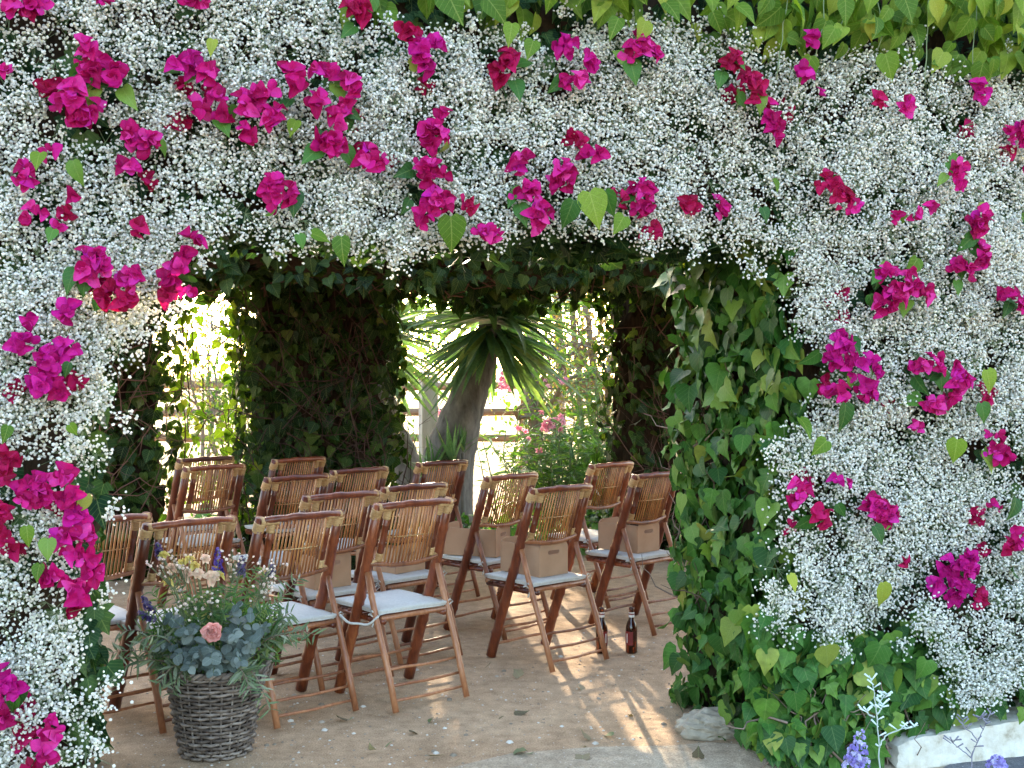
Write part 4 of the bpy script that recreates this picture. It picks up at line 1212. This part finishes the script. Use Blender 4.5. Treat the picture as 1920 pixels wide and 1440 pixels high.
tree(at(395, 950, 12.6) * [1, 1, 0], 2.3, .9, 3, 900, M['dryleaf'], 'bare twiggy backlit shrub in the bright gap on the left', 'shrub', 'garden_shrub', tr=.035, lsize=(.03, .06), crown0=.2)
tree(at(440, 980, 11.2) * [1, 1, 0], 1.5, .6, 4, 1700, M['treeleaf'], 'glowing yellow green shrub at the edge of the wide ivy pillar', 'shrub', 'garden_shrub', tr=.02, lsize=(.04, .07), crown0=.1)
0 and tree(at(330, 900, 16) * [1, 1, 0], 3.4, 1.6, 2, 3600, M['treeleaf'], 'dark tree left of the bright gap', tr=.10)
tree(at(520, 880, 17) * [1, 1, 0], 4.6, 1.9, 1, 3300, M['treeleaf'], 'tree behind the wide ivy pillar', tr=.13)

def oleander(base, h, rad, n, nf, label, flowers):
    root = empty('oleander_bush', base, 0, label, 'oleander', 'oleanders behind the chairs')
    base = np.asarray(base, float)
    mb = MB(); P, T = [], []
    for i in range(n):
        a = rng.uniform(0, 6.28); rr_ = rad * math.sqrt(rng.random())
        top = np.array([math.cos(a) * rr_, math.sin(a) * rr_, h * rng.uniform(.55, 1.0) * (1 - .25 * (rr_ / rad) ** 2)])
        pts = wobble_path((top[0] * .25, top[1] * .25, 0), top, 9, .015)
        mb.tube(pts, [.011 * (1 - .75 * k / 8) for k in range(9)], 5, caps=False)
        for k in range(2, 9):
            for _ in range(nf):
                t = rng.random(); q = pts[k - 1] * (1 - t) + pts[k] * t
                az = rng.uniform(0, 6.28)
                T.append((math.cos(az) * .8, math.sin(az) * .8, rng.uniform(.2, 1.0))); P.append(q)
    mb.build('stems', M['gypstem'], root)['kind'] = 'stuff'
    P, T = np.array(P) + base, np.array(T)
    nr = np.array([0, 0, 1.0]) + rng.normal(0, .4, P.shape)
    scatter('foliage', NARROW[0], P, frames(nr, T), rng.uniform(.10, .17, len(P)) * 1.0, M['olean'], root)
    for (px, py, dy, s, k) in flowers:
        c = at(px, py, base[1] + dy)
        for i in range(k):
            p_ = c + rng.normal(0, 1, 3) * [s, s * .6, s * .7]
            out = np.array([rng.normal(0, .5), -1, rng.normal(.3, .5)])
            s1 = np.cross(out, [.2, .1, 1]); s1 /= np.linalg.norm(s1); s2 = np.cross(out, s1); s2 /= np.linalg.norm(s2)
            t0 = rng.uniform(0, 6.28)
            Pp, Rr = [], []
            for j in range(5):
                side = math.cos(t0 + j * 1.2566) * s1 + math.sin(t0 + j * 1.2566) * s2
                Pp.append(p_); Rr.append(frames((out - side * .3)[None], (side + out * .3)[None])[0])
            o_ = scatter('flower', BRACT[0], np.array(Pp), np.array(Rr), np.full(5, rng.uniform(.026, .036)), M['pink'], root, kind=None, rnd=np.full(5, rng.random()))
    return root
oleander(at(1052, 1000, 10.9) * [1, 1, 0], 1.15, .75, 60, 5, 'green oleander bush with pink blooms behind the back row of chairs', [(1020, 800, -.35, .05, 9), (1042, 790, -.35, .05, 9), (986, 806, -.3, .03, 4), (1012, 845, -.4, .02, 2)])
oleander(at(1135, 980, 11.6) * [1, 1, 0], 1.75, .7, 60, 5, 'taller oleander bush beside the right ivy pillar, few blooms', [(1030, 722, .2, .04, 4), (1052, 712, .2, .03, 3)])
oleander(at(945, 985, 11.6) * [1, 1, 0], 1.55, .38, 8, 3, 'thin leggy oleander with pink blooms right of the big yucca trunk', [(918, 712, 0, .05, 7), (948, 722, 0, .05, 9), (938, 708, 0, .03, 4)])
oleander(at(770, 990, 11.8) * [1, 1, 0], 1.2, .45, 26, 4, 'oleander bush between the wide ivy pillar and the grey post', [(832, 775, -.3, .035, 5)])
# low planting that shows under and between the chairs
for (px, py, Y, h, r_, n, lab) in ((470, 930, 9.6, .35, .4, 22, 'low green planting at the foot of the bright gap'), (1145, 930, 9.6, .32, .4, 26, 'low green planting seen under the back row chair on the right'), (905, 940, 9.4, .3, .45, 24, 'low green planting behind the chair with a carrier at the fence gap')):
    g = at(px, py, Y) * [1, 1, 0]
    root = empty('ground_plant', g, 0, lab, 'plant', 'low plants behind the chairs')
    P = g + np.stack([rng.normal(0, r_ * .6, n * 8), rng.normal(0, r_ * .35, n * 8), h * rng.random(n * 8)], 1)
    scatter('foliage', HEART[0], P, leaf_frames(len(P), (0, -.4, .8), .3, .6, .3), rng.uniform(.06, .12, len(P)), M['olean'], root)
    mb = MB()
    for q in P[::4]: mb.tube(local(root, np.array([[q[0] * .6 + g[0] * .4, q[1] * .6 + g[1] * .4, 0], q])), .003, 4, caps=False)
    mb.build('stems', M['gypstem'], root)['kind'] = 'stuff'
# ------------------------------------------------------------------ wicker basket and its flowers
M['wicker'] = plain_mat('grey_wicker', [(.25, (.06, .043, .034)), (.5, (.155, .118, .094)), (.75, (.29, .235, .195))], .75, 30, .5, .25, obj_rand=.35, detail=6)
M['soil'] = plain_mat('potting_soil', [(.3, (.02, .014, .01)), (.7, (.05, .035, .025))], .95, 40, .5, .05)
BP = ground(405, 1404)
BP = at(405, 1404, 4.50) * [1, 1, 0]
bask = empty('wicker_basket', BP, 0, 'round grey wicker basket on the sand holding the bouquet', 'basket')
RB, RT, BH = .128, .182, .325
def brad(z): return RB + (RT - RB) * min(1, z / BH) ** .85
NS = 26
for k in range(NS):
    t = 2 * math.pi * k / NS
    MB().tube([(brad(z) * math.cos(t), brad(z) * math.sin(t), z) for z in np.linspace(.004, BH, 6)], .0042, 5).build('stake', M['wicker'], bask)
NR = 22
for r_ in range(NR):
    z = .010 + (BH - .02) * r_ / (NR - 1)
    for h_ in (0,):
        pts, rs = [], []
        K = NS * 4
        for i in range(K + 1):
            t = 2 * math.pi * i / K
            rr_ = brad(z) + .0062 * math.cos(NS * t / 2 + math.pi * (r_ % 2)) + rng.normal(0, .0006)
            pts.append((rr_ * math.cos(t), rr_ * math.sin(t), z + .0015 * math.sin(3 * t + r_) + rng.normal(0, .0005)))
        MB().tube(pts, .0062 * rng.uniform(.9, 1.08), 5, caps=False).build('strand', M['wicker'], bask)
for q in range(2):                                          # twisted rim
    pts = [((RT + .006 * math.cos(20 * t + q * math.pi)) * math.cos(t), (RT + .006 * math.cos(20 * t + q * math.pi)) * math.sin(t), BH + .006 + .007 * math.sin(20 * t + q * math.pi)) for t in np.linspace(0, 2 * math.pi, 161)]
    MB().tube(pts, .0075, 6, caps=False).build('rim', M['wicker'], bask)
for s in (-1, 1):                                           # ear handles
    mb = MB()
    for q in range(3):
        pts = []
        for t in np.linspace(0, math.pi, 25):
            ph = 9 * t + q * 2.094
            pts.append((s * (RT + .004 + .028 * math.sin(t)) + .006 * math.cos(ph), .055 * math.cos(t), BH - .06 + .105 * math.sin(t) + .006 * math.sin(ph)))
        mb.tube(pts, .0052, 6)
    mb.build('handle', M['wicker'], bask)
MB().lathe([(RB - .01, .006), (RT - .012, BH - .05)], 26).build('lining', M['soil'], bask)

M['euc'] = leaf_mat('eucalyptus_leaf', [(0, (.06, .082, .072)), (.5, (.12, .15, .138)), (1, (.23, .265, .25))], .15, .6, (.35, .42, .4), .3, (1, 1.2, 1.0), .25)
M['olive'] = leaf_mat('olive_leaf', [(0, (.05, .085, .04)), (.6, (.11, .15, .08)), (1, (.30, .33, .25))], .2, .5, veinamt=.4, tcol=(1.4, 1.5, .8))
M['fern'] = leaf_mat('filler_leaf', [(0, (.03, .09, .025)), (.5, (.07, .15, .045)), (1, (.18, .24, .07))], .35, .5, veinamt=.1)
M['stem'] = plain_mat('green_stem', [(.3, (.09, .13, .05)), (.7, (.2, .23, .12))], .7, 10)
M['brownstem'] = plain_mat('brown_stem', [(.3, (.14, .09, .06)), (.7, (.28, .2, .15))], .7, 10)
M['carn'] = petal_mat('carnation_petal', [(0, (.72, .30, .26)), (.6, (.84, .46, .41)), (1, (.88, .60, .55))], .3, 0)
M['cream'] = petal_mat('cream_petal', [(0, (.80, .62, .44)), (.6, (.84, .72, .56)), (1, (.82, .58, .46))], .3, 0)
M['yellow'] = petal_mat('yellow_petal', [(0, (.68, .60, .14)), (.6, (.76, .70, .26)), (1, (.60, .62, .2))], .35, 0)
M['blue'] = petal_mat('delphinium_petal', [(0, (.05, .03, .22)), (.6, (.09, .055, .32)), (1, (.20, .16, .46))], .3, 0)
M['dullviolet'] = petal_mat('dull_violet_petal', [(0, (.07, .05, .15)), (.6, (.13, .10, .24)), (1, (.24, .20, .34))], .3, 0)
M['lilac'] = petal_mat('statice_petal', [(0, (.30, .24, .66)), (.5, (.42, .38, .74)), (1, (.60, .62, .84))], .3, 0)
M['waxf'] = petal_mat('wax_petal', [(0, (.78, .70, .60)), (1, (.84, .78, .72))], .3, 0)
eum = [leaf_mesh(ROUND[0], M['euc'])]; olm = [leaf_mesh(t, M['olive']) for t in NARROW]
BY = BP[1]
def bpt(px, py, dy): return at(px, py, BY + dy)
MOUTH = BP + np.array([0, 0, BH - .02])
def stem_curve(tip, sag=0.0, n=9, spread=.1):
    sag = sag + rng.uniform(-.03, .03)
    tip = np.asarray(tip, float)
    b0 = MOUTH + np.clip((tip - MOUTH) * [.35, .35, 0], -spread, spread)
    mid = (b0 + tip) / 2 + np.array([0, 0, .10 + sag])
    return [b0 * (1 - t) ** 2 + 2 * mid * t * (1 - t) + tip * t * t for t in np.linspace(0, 1, n)]
def sprig_thing(name, cat, grp, label, tip, leafms, sizes, nl, m_stem, t0=.25, sag=0, r=.003, droop=False, pair=True):
    pts = stem_curve(tip, sag, 12)
    root = empty(name, pts[0], 0, label, cat, grp)
    MB().tube(local(root, np.array(pts)), [r * (1 - .6 * i / 11) for i in range(12)], 5).build('stem', m_stem, root)
    for k in range(nl):
        t = t0 + (1 - t0) * k / max(1, nl - 1)
        i = min(10, int(t * 11)); f = t * 11 - i
        q = pts[i] * (1 - f) + pts[i + 1] * f
        d = pts[i + 1] - pts[i]; d /= np.linalg.norm(d)
        s1 = np.cross(d, rng.normal(0, 1, 3) * .5 + np.array([0, -1, .3])); s1 /= np.linalg.norm(s1)
        for s in ((-1, 1) if pair else (1 if k % 2 else -1,)):
            tip_ = s1 * s + d * rng.uniform(.3, .8) + rng.normal(0, .2, 3)
            nr = np.array([0, -.8, .7]) + rng.normal(0, .4, 3)
            place_leaf(leafms[rng.integers(len(leafms))], q, frames(nr[None], tip_[None])[0], rng.uniform(*sizes) * (1.05 - .4 * t), root)
    return root
EG = 'eucalyptus sprigs in the basket'
for px, py, dy, lab in ((318, 1160, -.16, 'eucalyptus sprig at the left of the basket, reaching highest on that side'), (345, 1185, -.24, 'eucalyptus sprig just left of the pink carnation'), (300, 1210, -.14, 'eucalyptus sprig low on the left over the olive branches'), (372, 1225, -.27, 'eucalyptus sprig below and left of the carnation'), (355, 1250, -.25, 'pale eucalyptus sprig spilling over the basket rim, left of centre'), (445, 1135, -.18, 'eucalyptus sprig highest on the right of the carnation'), (470, 1150, -.22, 'eucalyptus sprig right of the carnation, upper'), (440, 1190, -.26, 'eucalyptus sprig right beside the carnation'), (475, 1205, -.26, 'eucalyptus sprig low on the right'), (452, 1240, -.28, 'eucalyptus sprig spilling over the basket rim on the right'), (500, 1175, -.16, 'eucalyptus sprig farthest right of the bouquet'), (400, 1262, -.27, 'eucalyptus sprig hanging at the front middle of the rim'), (395, 1235, -.28, 'short eucalyptus sprig straight below the carnation'), (330, 1230, -.22, 'short eucalyptus sprig at the left rim')):
    sprig_thing('eucalyptus_sprig', 'eucalyptus', EG, lab, bpt(px, py, dy), eum, (.032, .062), 10, M['stem'], .3)
OG = 'olive branches in the basket'
for px, py, dy, lab, sg in ((205, 1225, -.05, 'olive branch reaching farthest left towards the white flowers', 0), (225, 1185, .0, 'upper olive branch on the left of the basket', 0), (225, 1255, -.12, 'lower olive branch on the left of the basket', .02), (262, 1205, -.2, 'arching olive branch with pale leaf backs on the left', .04), (300, 1280, -.24, 'short olive branch drooping left of the basket rim', .03), (322, 1300, -.22, 'olive tip hanging down beside the basket on the left', .05), (470, 1300, -.26, 'olive branch hanging over the basket front on the right', .06), (505, 1330, -.24, 'olive branch hanging lowest on the right of the basket', .08), (545, 1195, -.1, 'olive branch on the right reaching to the chair seat', 0), (590, 1190, -.02, 'olive branch reaching farthest right under the seat', .02), (545, 1150, .0, 'upper olive branch on the right of the bouquet', 0), (560, 1085, .05, 'olive branch rising at the upper right of the bouquet', 0)):
    sprig_thing('olive_branch', 'olive branch', OG, lab, bpt(px, py, dy), olm, (.055, .09), 16, M['brownstem'], .22, sg, .003)
HGp = 'leafy green stems in the basket'
frm = [leaf_mesh(t, M['fern']) for t in NARROW]
for j, (px, py, dy, lab) in enumerate(((285, 1110, -.02, 'dark leafy stem at the far left of the bouquet'), (320, 1085, .02, 'dark leafy stem under the yellow buds'), (360, 1120, -.1, 'bright leafy stem in the middle left'), (395, 1105, -.08, 'bright leafy stem straight above the carnation'), (425, 1100, -.1, 'bright leafy stem in the middle right'), (450, 1080, .0, 'leafy stem below the blue delphinium'), (480, 1065, .03, 'tall leafy stem on the upper right'), (510, 1075, .02, 'tall leafy stem at the right edge'), (525, 1120, -.04, 'leafy stem on the right in front of the chair seat'), (500, 1140, -.1, 'leafy stem right of the eucalyptus'), (265, 1150, -.02, 'leafy stem low at the far left'), (420, 1150, -.16, 'leafy stem just above the carnation on the right'))):
    sprig_thing('leafy_stem', 'greenery', HGp, lab, bpt(px, py, dy), frm, (.04, .07), 22, M['stem'], .25, 0, .0025)
# soft filler that nobody could count
P, Tp = [], []
for _ in range(1500):
    a = rng.uniform(0, 6.28); r_ = math.sqrt(rng.random())
    hgt = rng.uniform(.0, .30) * (1 - .45 * r_)
    P.append(BP + np.array([math.cos(a) * r_ * .24, math.sin(a) * r_ * .17 + .02, BH + hgt])); Tp.append((math.cos(a) * .5, math.sin(a) * .5, .8))
P = np.array(P); Tp = np.array(Tp) + rng.normal(0, .4, (len(P), 3))
fil = scatter('filler_foliage', NARROW[0], P, frames(rng.normal(0, 1, P.shape) + np.array([0, -.6, .5]), Tp), rng.uniform(.03, .065, len(P)), M['fern'])
tagp(fil, 'fine dark green filler leaves packed into the middle of the basket bouquet', 'greenery')

def blossom(name, cat, grp, label, tip, m_, rad, npet, layers, tm=1, stem_m='stem', facing=(0, -1, .35)):
    pts = stem_curve(tip, 0, 8)
    root = empty(name, pts[0], 0, label, cat, grp)
    MB().tube(local(root, np.array(pts)), .0024, 5).build('stem', M[stem_m], root)
    f = np.asarray(facing, float); f /= np.linalg.norm(f)
    s1 = np.cross(f, [.1, .2, 1]); s1 /= np.linalg.norm(s1); s2 = np.cross(f, s1)
    pm = leaf_mesh(BRACT[tm], m_, 'petal')
    for L in range(layers):
        op = 1.0 - L / layers                           # outer layers open wide, inner ones stand up
        for k in range(npet):
            t = 6.283 * k / npet + L * 1.1 + rng.uniform(-.25, .25)
            side = math.cos(t) * s1 + math.sin(t) * s2
            tp = side * (.25 + op) + f * (1.1 - op * .9) + rng.normal(0, .1, 3)
            nr = f * (.3 + op) - side * (1.0 - op * .7)
            o = place_leaf(pm, np.asarray(tip) + f * .004 * L, frames(nr[None], tp[None])[0], rad * rng.uniform(.8, 1.1) * (.55 + .45 * op), root, 'petal')
    return root
blossom('carnation', 'carnation', None, 'ruffled pink carnation at the front centre of the basket bouquet', bpt(400, 1186, -.30), M['carn'], .044, 11, 8, 1)
CR = 'cream blooms in the bouquet'
for px, py, r_, lab in ((352, 1078, .03, 'peach cream bloom in the upper left of the bouquet'), (398, 1083, .034, 'cream open bloom in the upper middle of the bouquet'), (372, 1076, .026, 'small cream bloom between two larger ones'), (322, 1066, .024, 'pale cream bloom below the left yellow bud'), (385, 1048, .022, 'small cream bloom near the top of the bouquet')):
    blossom('lisianthus', 'flower', CR, lab, bpt(px, py, -.06), M['cream'], r_, 6, 3, 0, facing=(rng.normal(0, .4), -1, .6))
YG = 'yellow buds in the bouquet'
for px, py, lab in ((306, 1042, 'yellow bud highest on the left of the bouquet'), (342, 1056, 'yellow bud beside the cream blooms'), (356, 1050, 'yellow bud right of another near the top'), (315, 1092, 'yellow green bud lower on the left'), (388, 1155, 'yellow bud just above the pink carnation'), (410, 1080, 'yellow bud right of the open cream bloom'), (365, 1062, 'yellow bud in the top middle of the bouquet')):
    blossom('flower_bud', 'flower bud', YG, lab, bpt(px, py, -.04), M['yellow'], .026, 5, 2, 2, facing=(rng.normal(0, .3), -.3, 1))
def spike(name, cat, grp, label, tip, m_, ln, rad, n, base=None):
    pts = stem_curve(tip, 0, 8) if base is None else [np.asarray(base) * (1 - t) + np.asarray(tip) * t for t in np.linspace(0, 1, 8)]
    root = empty(name, pts[0], 0, label, cat, grp)
    MB().tube(local(root, np.array(pts)), .0022, 5).build('stem', M['stem'], root)
    d = pts[-1] - pts[-2]; d = d / np.linalg.norm(d) * .6 + np.array([0, 0, .4]); d /= np.linalg.norm(d)
    for k in range(n):
        t = k / (n - 1); a = k * 2.4
        side = np.array([math.cos(a), math.sin(a), .25])
        q = np.asarray(tip) - d * ln * (1 - t)
        Pp = np.tile(q + side * rad * (1.1 - .7 * t), (5, 1))
        tips = side * .5 + rng.normal(0, .8, (5, 3)); nrm = side + rng.normal(0, .5, (5, 3))
        scatter('floret', BRACT[0], Pp, frames(nrm, tips), np.full(5, .0135 * (1.15 - .5 * t)), m_, root, kind=None, rnd=np.full(5, rng.random()))
    return root
DG = 'blue flower spikes in the bouquet'
for px, py, ln, lab in ((409, 1030, .10, 'deep blue delphinium spike standing tallest in the bouquet'), (268, 1120, .06, 'dusky violet spike at the left edge of the bouquet'), (262, 1148, .05, 'violet spike low at the left edge of the bouquet'), (455, 1045, .07, 'dusky violet spike at the upper right'), (512, 1060, .05, 'small violet spike at the right edge of the bouquet'), (295, 1020, .06, 'dull purple spike at the upper left')):
    spike('flower_spike', 'flower spike', DG, lab, bpt(px, py, -.02), M['blue'] if px == 409 else M['dullviolet'], ln, .016 if px == 409 else .012, 16)
WG = 'white waxflower sprigs in the bouquet'
for px, py, lab in ((395, 1128, 'tiny white waxflowers in the middle above the carnation'), (300, 1062, 'tiny white waxflowers at the upper left of the bouquet'), (350, 1140, 'tiny white waxflowers left of the carnation'), (505, 1070, 'tiny white waxflowers at the upper right'), (440, 1052, 'tiny white waxflowers beside the delphinium'), (500, 1100, 'tiny white waxflowers over the right eucalyptus'), (335, 1058, 'tiny white waxflowers among the yellow buds')):
    tip = bpt(px, py, -.09)
    pts = stem_curve(tip, 0, 8)
    root = empty('waxflower', pts[0], 0, lab, 'flower', WG)
    mb = MB(); mb.tube(local(root, np.array(pts)), .002, 5)
    Q = tip + rng.normal(0, .026, (22, 3))
    for q in Q: mb.tube(local(root, np.array([pts[5], q])), .0008, 3, caps=False)
    mb.build('stem', M['stem'], root)
    scatter('florets', FL, Q, frames(rng.normal(0, 1, Q.shape), rng.normal(0, 1, Q.shape)), rng.uniform(.005, .0085, len(Q)), M['waxf'], root)

# ------------------------------------------------------------------ sprigs at the bottom right in front of the plinth
M['silver'] = plain_mat('silver_stem', [(.3, (.30, .36, .31)), (.7, (.48, .54, .48))], .7, 10)
M['teal'] = plain_mat('pale_teal_bud', [(.3, (.52, .63, .60)), (.7, (.70, .78, .76))], .7, 30)
M['shadowgrey'] = plain_mat('twig_shadow_grey', [(.3, (.14, .13, .17)), (.7, (.27, .25, .30))], .8, 30)  # tone of a twig's cast shadow, put into the grey sprig's colour
def forked_sprig(label, pxs, Y, m_s, m_b, nb, rad, budr, name='sea_lavender', cat='sprig', grp='sprigs before the plinth'):
    """pxs: polylines in the plane at depth Y; buds sit along the upper part of each branch"""
    base = at(*pxs[0][0], Y); base[2] = 0
    root = empty(name, base, 0, label, cat, grp)
    mb = MB(); bb = []
    for li, line in enumerate(pxs):
        pts = [at(px, py, Y - .02 * li + .01 * i) for i, (px, py) in enumerate(line)]
        if li == 0: pts = [base] + [p_ for p_ in pts if p_[2] > .01]
        fine = []
        for i in range(len(pts) - 1):
            for k in range(4): fine.append(pts[i] * (1 - k / 4) + pts[i + 1] * k / 4 + rng.normal(0, .0012, 3))
        fine.append(pts[-1])
        mb.tube(local(root, np.array(fine)), [rad * (1 - .5 * i / len(fine)) for i in range(len(fine))], 6)
        for k in range(nb if li else nb + 4):
            t = 1 - .42 * k / nb
            j = min(len(fine) - 2, int(t * (len(fine) - 1)))
            q = fine[j] + rng.normal(0, .003, 3)
            s_ = 1 if k % 2 else -1
            e = q + np.array([s_ * rng.uniform(.012, .026), rng.normal(0, .01), rng.uniform(.008, .022)])
            bb.append((q, e))
    mb.build('stem', m_s, root)
    for q, e in bb:
        MB().tube(local(root, np.array([q, q * .5 + e * .5, e])), [rad * .5, budr * .75, budr], 6).build('bud', m_b, root)
    return root
forked_sprig('pale teal sea lavender sprig with forked stem before the lower ivy', [[(1650, 1440), (1648, 1400), (1642, 1330), (1638, 1290), (1630, 1266)], [(1648, 1400), (1660, 1380), (1690, 1366), (1722, 1360)], [(1642, 1330), (1652, 1312), (1668, 1298)], [(1640, 1345), (1628, 1338), (1626, 1330)], [(1645, 1340), (1652, 1330), (1658, 1322)]], 3.75, M['silver'], M['teal'], 7, .0028, .0032)
forked_sprig('dull grey sprig put in for the twig shadow on the white plinth', [[(1822, 1440), (1824, 1412), (1836, 1385), (1850, 1352), (1858, 1332)], [(1834, 1390), (1822, 1374), (1806, 1362), (1806, 1350)], [(1820, 1420), (1806, 1408), (1790, 1396), (1782, 1388)], [(1850, 1355), (1842, 1345), (1832, 1350)]], 4.0, M['shadowgrey'], M['shadowgrey'], 6, .0022, .003, 'shadow_sprig')  # added sprig, modelled in place of a twig's shadow on the plinth
spk = at(1612, 1410, 3.7)
for (px, py, ln, lab) in ((1612, 1372, .12, 'lilac flower head with pale tip at the bottom edge, left of the sea lavender'), (1600, 1398, .08, 'short violet flower head at the bottom edge'), (1870, 1420, .04, 'small lilac flower at the bottom right edge')):
    tip = at(px, py, 3.72)
    base = tip.copy(); base[2] = 0
    spike('statice_flower', 'flower', 'lilac flowers at the bottom edge', lab, tip, M['lilac'], ln, .026, 22, base)

# ------------------------------------------------------------------ litter on the sand
M['deadleaf'] = leaf_mat('fallen_leaf', [(0, (.10, .07, .04)), (.4, (.20, .14, .08)), (.7, (.26, .22, .15)), (1, (.12, .15, .06))], .1, .8)
dlm = [leaf_mesh(t, M['deadleaf'], 'blade') for t in (IVY[1], NARROW[1], HEART[1], NARROW[0])]
LP = [(648, 1347, .05), (735, 1390, .065), (768, 1372, .05), (800, 1415, .07), (810, 1348, .045), (868, 1422, .04), (965, 1334, .06), (945, 1342, .035), (985, 1408, .06), (1000, 1410, .05), (1085, 1284, .075), (1060, 1292, .04), (1107, 1382, .05), (1090, 1400, .06), (1148, 1379, .05), (1062, 1369, .03), (1093, 1416, .055), (820, 1428, .05), (700, 1405, .04), (655, 1350, .04), (975, 1268, .05), (908, 1252, .05), (1180, 1340, .03), (1240, 1392, .05), (1310, 1420, .045)]
REFS = [(650, 1350, 'by the chair right of the basket'), (760, 1390, 'in front of the empty middle chair'), (850, 1430, 'at the bottom edge, centre'), (950, 1335, 'midway to the street'), (1000, 1410, 'left of the concrete apron'), (1080, 1285, 'in front of the chair with the carrier'), (1110, 1385, 'at the edge of the concrete apron'), (920, 1260, 'at the right foot of the middle chair'), (1190, 1340, 'below the beer bottles'), (1290, 1410, 'beside the corner stone'), (700, 1405, 'right of the basket, near the bottom edge')]
seen = {}
for k, (px, py, s) in enumerate(LP):
    o = link('fallen_leaf', dlm[k % 4], None, ground(px, py, .006 + .3 * s * .35))
    o.scale = (s * 1.05,) * 3
    o.rotation_euler = (rng.normal(0, .25) + (math.pi if k % 3 == 0 else 0), rng.normal(0, .25), rng.uniform(0, 6.28))
    ref = min(REFS, key=lambda q: (q[0] - px) ** 2 + (q[1] - py) ** 2)
    sz = 'large' if s > .062 else 'middling' if s > .047 else 'small'
    ky = (ref[2], sz, ['lobed', 'narrow', 'heart shaped', 'thin'][k % 4])
    seen[ky] = seen.get(ky, 0) + 1
    tagp(o, f"{sz} {ky[2]} dry leaf on the sand {ref[2]}" + ('' if seen[ky] == 1 else ', ' + ['', 'second one', 'third one', 'fourth one'][seen[ky] - 1]), 'leaf', 'fallen leaves on the sand')
n = 900
px, py = rng.uniform(150, 1400, n), rng.uniform(1180, 1440, n)
P = np.array([ground(a_, b_, .0) for a_, b_ in zip(px, py)])
PB = (np.array([(1, 0, 0), (0, 1, 0), (-1, 0, 0), (0, -1, 0), (.1, .1, .6), (.5, .5, .35), (-.5, .5, .4), (-.5, -.5, .35), (.5, -.5, .4)]), tri([(0, 5, 4), (5, 1, 4), (1, 6, 4), (6, 2, 4), (2, 7, 4), (7, 3, 4), (3, 8, 4), (8, 0, 4), (0, 1, 5), (1, 2, 6), (2, 3, 7), (3, 0, 8)]))
M['pebble'] = plain_mat('pebble', [(.3, (.24, .19, .14)), (.5, (.40, .33, .26)), (.8, (.62, .56, .48))], .9, 8, .2, .1, obj_rand=1.0)
o = scatter('gravel', PB, P, frames(np.tile([0, 0, 1.0], (n, 1)), rng.normal(0, 1, (n, 3))), rng.uniform(.0025, .0075, n) * (1 + 1.2 * (rng.random(n) > .95)), M['pebble'])
o['label'] = 'loose grit and pebbles scattered over the sand'; o['category'] = 'gravel'
